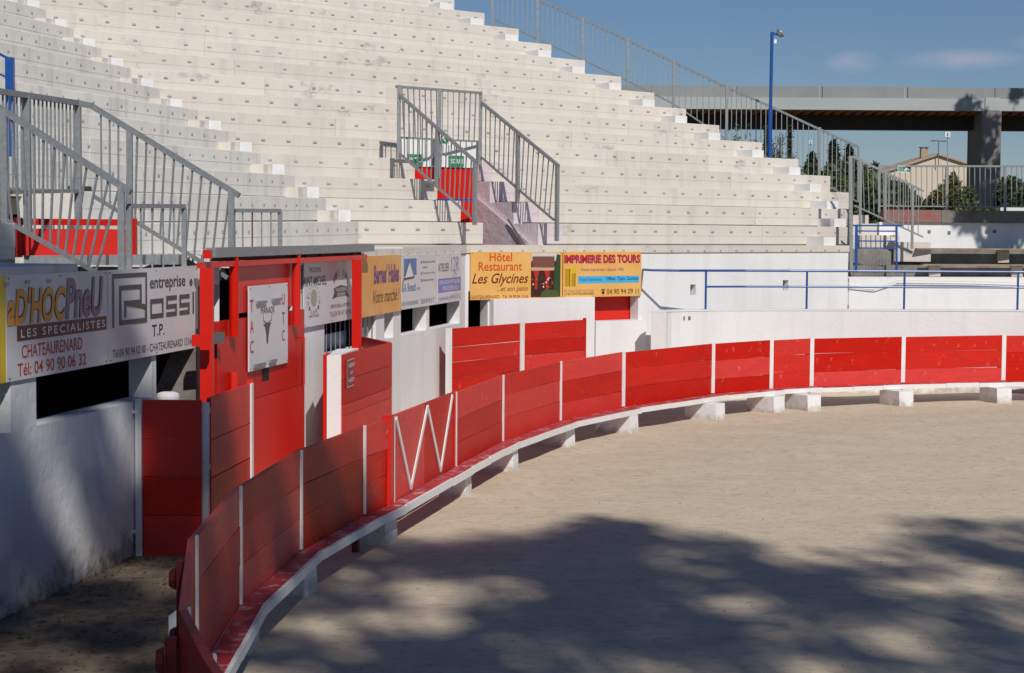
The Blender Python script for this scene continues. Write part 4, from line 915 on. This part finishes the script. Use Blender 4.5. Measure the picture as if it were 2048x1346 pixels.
# ------------------------------------------------------------------ viaduct
BRC = mat('viaduct_concrete', (.42, .45, .46), .85, (.36, .385, .39), .5, stretch=(.4, .4, 1.5), amt=.5, spots=(.5, .5, .5), spot_scale=.7, spot_lo=.68, spot_hi=.76, spot_amt=.6)
BRD = mat('viaduct_parapet', (.29, .31, .31), .85, (.24, .255, .255), .5, amt=.5)
BRK = mat('viaduct_shaded_girder', (.035, .032, .032), .9, (.05, .03, .02), 2, amt=.5)  # near-black colour paints in the shade under the deck
BRP = mat('viaduct_pier_concrete', (.27, .25, .245), .9, (.18, .165, .165), .8, amt=.5, streak=((.07, .06, .06), .6))
BOR = mat('brick_corbel', (.30, .09, .03), .9)
vd = thing('viaduct', V(28.8, 106), 'long grey concrete road viaduct crossing behind the arena on a tall pier', 'bridge')
YV = 105.0
def vz(y): return zat(1800, y, YV)
cuts = [-20, 3.1, 8.2, 13.3, 18.4, 23.5, 28.7, 33.9, 45]
for a, e in zip(cuts, cuts[1:]):
    q = MB(); q.box(a + .02, e - .02, YV + .06, YV + .3, vz(196), vz(174)); q.build('parapet_panel', BRD, vd)
q = MB(); q.box(-20, 45, YV, YV + 1.6, vz(220.5), vz(196.3)); q.build('edge_beam', BRC, vd)
q = MB(); q.box(-20, 45, YV + 1.62, YV + 9, vz(222), vz(200)); q.build('deck', BRC, vd)
q = MB(); q.box(-20, 45, YV + 1.9, YV + 3.2, vz(251) - .12, vz(223)); q.build('girder', BRK, vd)
for k in range(70):
    x = 2 + k * .62; q = MB(); q.box(x, x + .28, YV + .5, YV + 1.88, vz(227), vz(221)); q.build('corbel', BOR, vd)
a, e = at_y(1963, 300, YV).x, at_y(2001, 300, YV).x
q = MB(); q.box(a, e, YV - .05, YV + 3.3, -.05, vz(220.8)); q.build('pier', BRP, vd)
q = MB(); q.box(a + .15, e - .1, YV - .08, YV - .002, vz(220), vz(194)); q.build('bearing_block', BRC, vd)
JC = mat('pale_joint_mortar', (.5, .52, .52), .9, (.3, .32, .32), 1.2, amt=.5)
for px in (1468, 1638, 1808):
    x = at_y(px, 185, YV).x; q = MB(); q.box(x - .02, x + .05, YV + .03, YV + .055, vz(196), vz(175)); q.build('joint_cover', JC, vd)

# ------------------------------------------------------------------ house
HW = mat('cream_render', L(214, 198, 180), .9, L(206, 190, 172), .6, amt=.4); TILE = mat('clay_roof_tile', (.40, .27, .19), .9, (.48, .36, .27), 2, amt=.5)
ho = thing('house', at_y(1860, 420, 170), 'cream house gable with clay tile edge and a chimney beyond the hedge', 'house')
Yh = 170.
p = [at_y(1768, 346, Yh), at_y(1876, 311, Yh), at_y(1950, 334, Yh)]
q = MB(); xs = [p[0].x, p[1].x, p[2].x]
q.add([(xs[0], Yh, -.05), (xs[2], Yh, -.05), (xs[2], Yh, p[2].z), (xs[1], Yh, p[1].z), (xs[0], Yh, p[0].z)] + [(xs[0], Yh + 9, -.05), (xs[2], Yh + 9, -.05), (xs[2], Yh + 9, p[2].z), (xs[1], Yh + 9, p[1].z), (xs[0], Yh + 9, p[0].z)],
      [(0, 1, 2, 3, 4), (9, 8, 7, 6, 5), (0, 5, 6, 1), (1, 6, 7, 2), (4, 9, 5, 0)]); q.build('wall', HW, ho)
for a, e in ((p[0] + V(-.6, 0, -.19), p[1]), (p[2] + V(.6, 0, -.18), p[1])):
    q = MB(); q.hexa([a + V(0, -.3, .02), e + V(0, -.3, .02), e + V(0, 9.3, .02), a + V(0, 9.3, .02)], [a + V(0, -.3, .22), e + V(0, -.3, .22), e + V(0, 9.3, .22), a + V(0, 9.3, .22)]); q.build('roof', TILE, ho)
c = at_y(1849, 310, Yh + 2); q = MB(); q.box(c.x - .33, c.x + .33, Yh + 2, Yh + 2.6, c.z - .6, at_y(1849, 298, Yh + 2).z); q.build('chimney', mat('chimney_render', L(165, 145, 120), .9), ho)
q = MB(); z_ = at_y(1849, 298, Yh + 2).z
for dx in (-.25, .25): q.box(c.x + dx - .06, c.x + dx + .06, Yh + 2.1, Yh + 2.5, z_, z_ + .12)
q.box(c.x - .42, c.x + .42, Yh + 1.9, Yh + 2.7, z_ + .12, z_ + .2); q.build('chimney_cap', PLATE, ho)
an = thing('aerial', at_y(1877, 312, Yh - .4), 'thin television aerial standing against the house gable', 'aerial')
stick('mast', at_y(1877, 330, Yh - .5), at_y(1877, 281, Yh - .5), PLATE, an, .07); stick('boom', at_y(1863, 281, Yh - .5), at_y(1893, 283, Yh - .5), PLATE, an, .08)
for k in range(8): x = at_y(1864 + k * 4, 282, Yh - .5); stick('element', x + V(0, -.5, 0), x + V(0, .5, 0), PLATE, an, .03)
for px, py, nm, lab in ((1895, 269, 'pole_sign', 'small white square sign on a thin pole beside the aerial'), (1621, 284, 'pole_sign', 'small white square sign on a thin pole left of the conifers')):
    t = thing(nm, at_y(px, 330, 120), lab, 'sign'); stick('pole', at_y(px, 345, 120), at_y(px, py, 120), GALV, t, .05)
    q = MB(); p_ = at_y(px, py, 119.9); sz = .19 if px > 1700 else .12; q.box(p_.x - sz, p_.x + sz, 119.85, 119.95, p_.z - sz * .9, p_.z + sz * .9); q.build('plate', WHITE, t)
    q = MB(); q.box(p_.x - .04, p_.x + .04, 119.83, 119.848, p_.z - sz * .5, p_.z + sz * .5); q.build('symbol', INKB, t)

# ------------------------------------------------------------------ vegetation
rng = np.random.default_rng(3)
LEAFD = mat('dark_green_leaf', (.055, .085, .030), .6, (.085, .11, .04), .8, amt=.5, trans=.25)
LEAFM = mat('mid_green_leaf', (.11, .15, .045), .6, (.15, .17, .06), .7, amt=.5, trans=.3)
LEAFY = mat('yellow_green_leaf', (.22, .20, .06), .6, (.14, .16, .055), .9, amt=.5, trans=.3)
LEAFG = mat('grey_green_leaf', (.14, .17, .14), .6, (.10, .13, .10), .9, amt=.5, trans=.3)
CONI = mat('conifer_needle', (.020, .032, .022), .7, (.03, .045, .03), .8, amt=.5)
BARK = mat('bark', (.12, .09, .065), .9, (.07, .055, .04), 4, amt=.5, bump=.5)
def leaves(centres, size, elong=1.6):
    n_ = len(centres); ax = rng.normal(size=(n_, 3)); ax /= np.linalg.norm(ax, axis=1)[:, None]
    bx = np.cross(ax, rng.normal(size=(n_, 3))); bx /= np.linalg.norm(bx, axis=1)[:, None]
    s_ = size * rng.uniform(.6, 1.4, n_)[:, None]
    v = np.stack([centres - ax * s_ * elong, centres + bx * s_ * .5, centres + ax * s_ * elong, centres - bx * s_ * .5], 1).reshape(-1, 3)
    f = np.arange(n_ * 4).reshape(-1, 4); return v, f
def leafmesh(name, cen, size, m, parent, elong=1.6):
    v, f = leaves(cen, size, elong); off = np.array(WLOC[parent]); v = v - off
    me = bpy.data.meshes.new(name); me.vertices.add(len(v)); me.vertices.foreach_set('co', v.ravel()); me.loops.add(f.size); me.loops.foreach_set('vertex_index', f.ravel())
    me.polygons.add(len(f)); me.polygons.foreach_set('loop_start', np.arange(0, f.size, 4)); me.polygons.foreach_set('loop_total', np.full(len(f), 4)); me.update(); me.materials.append(m)
    return link(name, me, parent)
def blob(c, r, n_, shell=.55):
    d = rng.normal(size=(n_, 3)); d /= np.linalg.norm(d, axis=1)[:, None]; rr = rng.uniform(shell, 1, n_) ** .6
    return np.array(c)[None] + d * rr[:, None] * np.array(r)[None]
def bush(name, px, py_top, Y, wpx, label, m, n_=2500, size=.09, group=None, base=0, cat='shrub'):
    top_ = at_y(px, py_top, Y); w_ = wpx * Y / F / 2; hgt = top_.z - base
    t = thing(name, V(top_.x, Y, base), label, cat, group)
    cs = []
    for k in range(9):
        a = rng.uniform(-1, 1); zc = base + hgt * rng.uniform(.5, .9) * (1 - .15 * abs(a)); r_ = w_ * rng.uniform(.35, .6)
        cs.append(blob((top_.x + a * w_ * .7, Y + rng.uniform(-.5, .5) * w_, zc), (r_, r_, min(r_ * 1.1, hgt * .3)), n_ // 10))
    cs.append(blob((top_.x, Y, base + hgt * .8), (w_ * .4, w_ * .4, hgt * .2), n_ // 10))
    leafmesh('foliage', np.concatenate(cs), size, m, t)
    q = MB()
    for k in range(3): q.cyl((top_.x + (k - 1) * .1, Y, base), (top_.x + (k - 1) * w_ * .35, Y, base + hgt * .7), .07, .03, n=6)
    q.build('stem', BARK, t); return t
HG = 'bushes growing behind the end of the stand'
bl = [(1592, 352, 62, 60, LEAFM, 'mid green bush just right of the tier end'), (1622, 318, 66, 66, LEAFD, 'dark green tree-like bush with pointed top behind the sloping fence'),
      (1660, 330, 60, 80, LEAFM, 'broad mid green bush left of the thick grey post'), (1700, 322, 66, 90, LEAFD, 'dark bush behind the thick grey post'), (1745, 352, 60, 80, LEAFM, 'bush behind the top of the stair railing'),
      (1785, 372, 58, 70, LEAFD, 'dark bush under the exit sign'), (1825, 384, 60, 60, LEAFD, 'low dark bush before the house wall'), (1862, 392, 56, 60, LEAFM, 'low green bush left of the yellow shrub'),
      (1905, 345, 54, 46, LEAFY, 'yellow green shrub with a tall spray left of the viaduct pier'), (1880, 374, 55, 60, LEAFY, 'yellow green shrub before the house'), (1935, 372, 56, 44, LEAFM, 'bush beside the viaduct pier'),
      (2020, 350, 66, 80, LEAFD, 'dark bush right of the viaduct pier'), (2060, 372, 60, 110, LEAFD, 'dark bush at the right edge of the view'), (1730, 392, 54, 100, LEAFD, 'low dark bush behind the end steps')]
for k, (px, py, Y, wpx, m, lab) in enumerate(bl): bush('bush', px, py, Y, wpx * 1.9, lab, m, 9000, .10, HG)
def conifer(px, py, Y, wpx, label, group='dark conifers on the skyline'):
    top_ = at_y(px, py, Y); hgt = top_.z; t = thing('conifer', V(top_.x, Y, 0), label, 'tree', group); w_ = wpx * Y / F / 2; cs = []
    for k in range(34):
        f = k / 34; z_ = hgt * (.35 + .64 * f); r_ = w_ * (1 - f) ** .8 + .08; a = k * 2.4
        c = (top_.x + math.cos(a) * r_ * .55, Y + math.sin(a) * r_ * .55, z_); cs.append(blob(c, (r_ * .6, r_ * .6, hgt * .022), 90, .1))
    leafmesh('foliage', np.concatenate(cs), .13, CONI, t, 1.9); q = MB(); q.cyl((top_.x, Y, 0), (top_.x, Y, hgt * .97), .16, .03, n=8); q.build('trunk', BARK, t)
for px, py, w_, lab in ((1668, 279, 52, 'tallest ragged dark conifer behind the sloping fence'), (1700, 290, 34, 'narrow dark conifer just left of the thick grey post'), (1625, 305, 26, 'small dark conifer left of the tallest one'), (1752, 326, 26, 'low dark conifer tip above the stair railing')): conifer(px, py, 95, w_, lab)
def cypress(px, py, label):
    Y = 85; top_ = at_y(px, py, Y); t = thing('cypress', V(top_.x, Y, 0), label, 'tree', 'slim cypresses behind the stand'); hgt = top_.z; cs = []
    for k in range(40):
        f = k / 40; cs.append(blob((top_.x, Y, .5 + (hgt - .6) * f), (.20 * math.sin(math.pi * min(1, .12 + f * .86)) ** .5 + .02,) * 2 + (hgt / 60,), 60, .2))
    leafmesh('foliage', np.concatenate(cs), .07, CONI, t); q = MB(); q.cyl((top_.x, Y, 0), (top_.x, Y, hgt * .9), .08, .02, n=6); q.build('trunk', BARK, t)
cypress(1580, 244, 'slim dark cypress right of the blue lamp pole'); cypress(1533, 244, 'slim dark cypress left of the blue lamp pole')
# airy olive-like trees
for px, py, wpx, lab in ((1470, 262, 110, 'airy grey green tree behind the tiers left of the lamp pole'), (1548, 272, 90, 'airy grey green tree behind the blue lamp pole')):
    Y = 78; top_ = at_y(px, py, Y); t = thing('olive_tree', V(top_.x, Y, 0), lab, 'tree', 'airy trees behind the tiers'); q = MB(); cs = []
    q.cyl((top_.x, Y, 0), (top_.x, Y, top_.z * .5), .2, .1, n=8)
    for k in range(46):
        a = rng.uniform(0, 6.28); e = (top_.x + math.cos(a) * wpx * Y / F * .5 * rng.uniform(.3, 1), Y + math.sin(a) * 1.2, top_.z * rng.uniform(.72, 1.02))
        q.cyl((top_.x, Y, top_.z * .45), e, .04, .008, n=5); tt = rng.uniform(.45, 1.02, 60)[:, None]; cs.append(np.array((top_.x, Y, top_.z * .45)) * (1 - tt) + np.array(e) * tt + rng.normal(size=(60, 3)) * .09)
    q.build('trunk', BARK, t); leafmesh('foliage', np.concatenate(cs), .05, LEAFG, t, 2.0)
# far wooded ridge
HILL = mat('distant_wooded_hill', (.06, .085, .06), 1, (.085, .11, .08), .02, amt=.5)
vs = []; fs = []; nx_, ny_ = 160, 8
for j in range(ny_ + 1):
    for i in range(nx_ + 1):
        x = -300 + 1600 * i / nx_; y = 1300 + 60 * j; f = math.sin(math.pi * min(1, (j / ny_) * .62))
        h_ = (50 + 7 * math.sin(x * .011) + 3 * math.sin(x * .05 + 1) + rng.uniform(-1.2, 1.2) * 1.5) * f
        vs.append((x, y, h_ - 1))
for j in range(ny_):
    for i in range(nx_): a = j * (nx_ + 1) + i; fs.append((a, a + 1, a + nx_ + 2, a + nx_ + 1))
q = MB(); q.add(vs, fs); structure(q.build('hill', HILL))
lw = thing('boundary_wall', at_y(2040, 420, 58), 'low white boundary wall at the foot of the viaduct pier', 'wall')
q = MB(); q.box(at_y(2001, 417, 52).x, 24, 52, 52.3, 2.9, at_y(2010, 414.5, 52).z); q.build('top_course', WHITE, lw); q = MB(); q.box(at_y(2001, 417, 52).x, 24, 52, 52.3, -.05, 2.897); q.build('wall_base', CONC, lw)

# shade trees that stand behind and beside the viewer
def shade_tree(x, y, zc, label, clusters, m=LEAFM, leaf=.17, trunk_r=.32):
    t = thing('plane_tree', V(x, y, 0), label, 'tree'); q = MB(); q.cyl((x, y, -.05), (x, y, zc * .55), trunk_r, trunk_r * .6, n=10); cs = []
    for (cx, cy, cz, r_, n_) in clusters:
        q.cyl((x, y, zc * .5), (cx, cy, cz), .09, .03, n=6); cs.append(blob((cx, cy, cz), (r_, r_, r_ * .7), n_, .0))
    q.build('trunk', BARK, t); leafmesh('crown', np.concatenate(cs), leaf, m, t, 1.2)
SH = 25.0                                              # crown height used to aim the shade
def aim(gx, gy, gz=0, z=SH): return (gx - LX * (z - gz), gy - LY * (z - gz), z)
rs = random.Random(11)
def crowd(x0, x1, edge, depth, n_, dens):
    out_ = []
    for k in range(n_):
        gx = rs.uniform(x0, x1); e = edge(gx); gy = e - rs.random() ** 1.1 * depth; z = SH + rs.uniform(-2.5, 2.5); r_ = rs.uniform(.35, .95)
        out_.append((*aim(gx, gy - r_ * .9, 0, z), r_, int(dens * r_ ** 2.4)))
    return out_
edge = lambda gx: 20.0 + .5 * math.sin(gx * 1.3 + .6) + .35 * math.sin(gx * 3.1) - (.5 if gx > 4.2 else 0)
cl = crowd(-8.5, -2.9, lambda gx: edge(gx) - (1.2 if gx > -4.4 else 0), 12, 100, 270) + crowd(-2.9, 1, lambda gx: edge(gx) - 1.5, 11, 58, 200) + crowd(.5, 11.5, edge, 14, 170, 125)
third = [[], [], []]
for c in cl: third[0 if c[0] < 5.5 else 1 if c[0] < 12.5 else 2].append(c)
for (x, y), cc, lab in (((2, -19), third[0], 'plane tree left behind the viewer'), ((9, -20), third[1], 'plane tree straight behind the viewer'), ((15.5, -18.5), third[2], 'plane tree right behind the viewer')):
    shade_tree(x, y, SH, lab + ' shading the near sand', cc)
# tree right of the view that dapples the pier and the back wall
cc = []
for k in range(26):
    gx, gz = rs.uniform(10.8, 14), rs.uniform(2.6, 4.4); z = gz + rs.uniform(5, 8); r_ = rs.uniform(.25, .6); cc.append((gx - LX * (z - gz), 43 - LY * (z - gz), z, r_, int(300 * r_)))
shade_tree(15.6, 36.5, 8, 'tree just right of the view shading the back wall', cc, leaf=.12, trunk_r=.15)
cc = []
for k in range(46):
    gx, gz = rs.uniform(25.5, 33), rs.uniform(1, 12.3); z = gz + rs.uniform(9, 13); r_ = rs.uniform(.5, 1.1); cc.append((gx - LX * (z - gz), 105 - LY * (z - gz), z, r_, int(260 * r_ ** 2)))
shade_tree(33.5, 92, 15, 'tall tree right of the view shading the viaduct pier', cc, leaf=.2)

# ------------------------------------------------------------------ litter in the passage and small stones on the sand
q = MB(); q.prism([(p.x, p.y) for p in [wl(8.5, 0.01), wl(14, .01), wl(17.3, .01), V(-2.9, 17.25), V(-2.15, 13.1), V(-2.1, 10.95), V(-1.8, 8.8), V(-1.5, 7.9)]], -.03, .022)
structure(q.build('passage_ground', DIRT))
LIT = mat('dry_leaf', (.20, .13, .06), .9, (.10, .06, .03), 9, amt=.5); q = MB()
for k in range(1500):
    y = rs.uniform(9, 17.1); f = rs.random() ** 1.6; a = wl(y, .03); x = a.x + f * (2.15 if y < 13 else 1.7 - (y - 13) * .15); r_ = rs.uniform(.008, .028); an_ = rs.uniform(0, 6.3)
    z = .024 + rs.uniform(0, .012); dx, dy = math.cos(an_) * r_, math.sin(an_) * r_
    q.add([(x - dx, y - dy, z), (x + dy * .4, y - dx * .4, z + r_ * .4), (x + dx, y + dy, z), (x - dy * .4, y + dx * .4, z + .002)], [(0, 1, 2, 3)])
tag(q.build('leaf_litter', LIT), 'dry brown leaves scattered on the passage floor along the left wall', 'leaf litter', kind='stuff')
PEB = mat('pebble', (.30, .25, .2), .9, (.15, .12, .1), 20, amt=.5); q = MB()
for k in range(420):
    y = 11 + 21 * rs.random() ** 1.3; x = rs.uniform(-1.6, 9); r_ = rs.uniform(.003, .010)
    q.add([(x - r_, y, .01), (x, y - r_, .012), (x + r_, y, .01), (x, y + r_, .012), (x, y, .014 + r_)], [(0, 1, 4), (1, 2, 4), (2, 3, 4), (3, 0, 4)])
tag(q.build('pebbles', PEB), 'small pebbles and crumbs scattered over the arena sand', 'pebbles', kind='stuff')
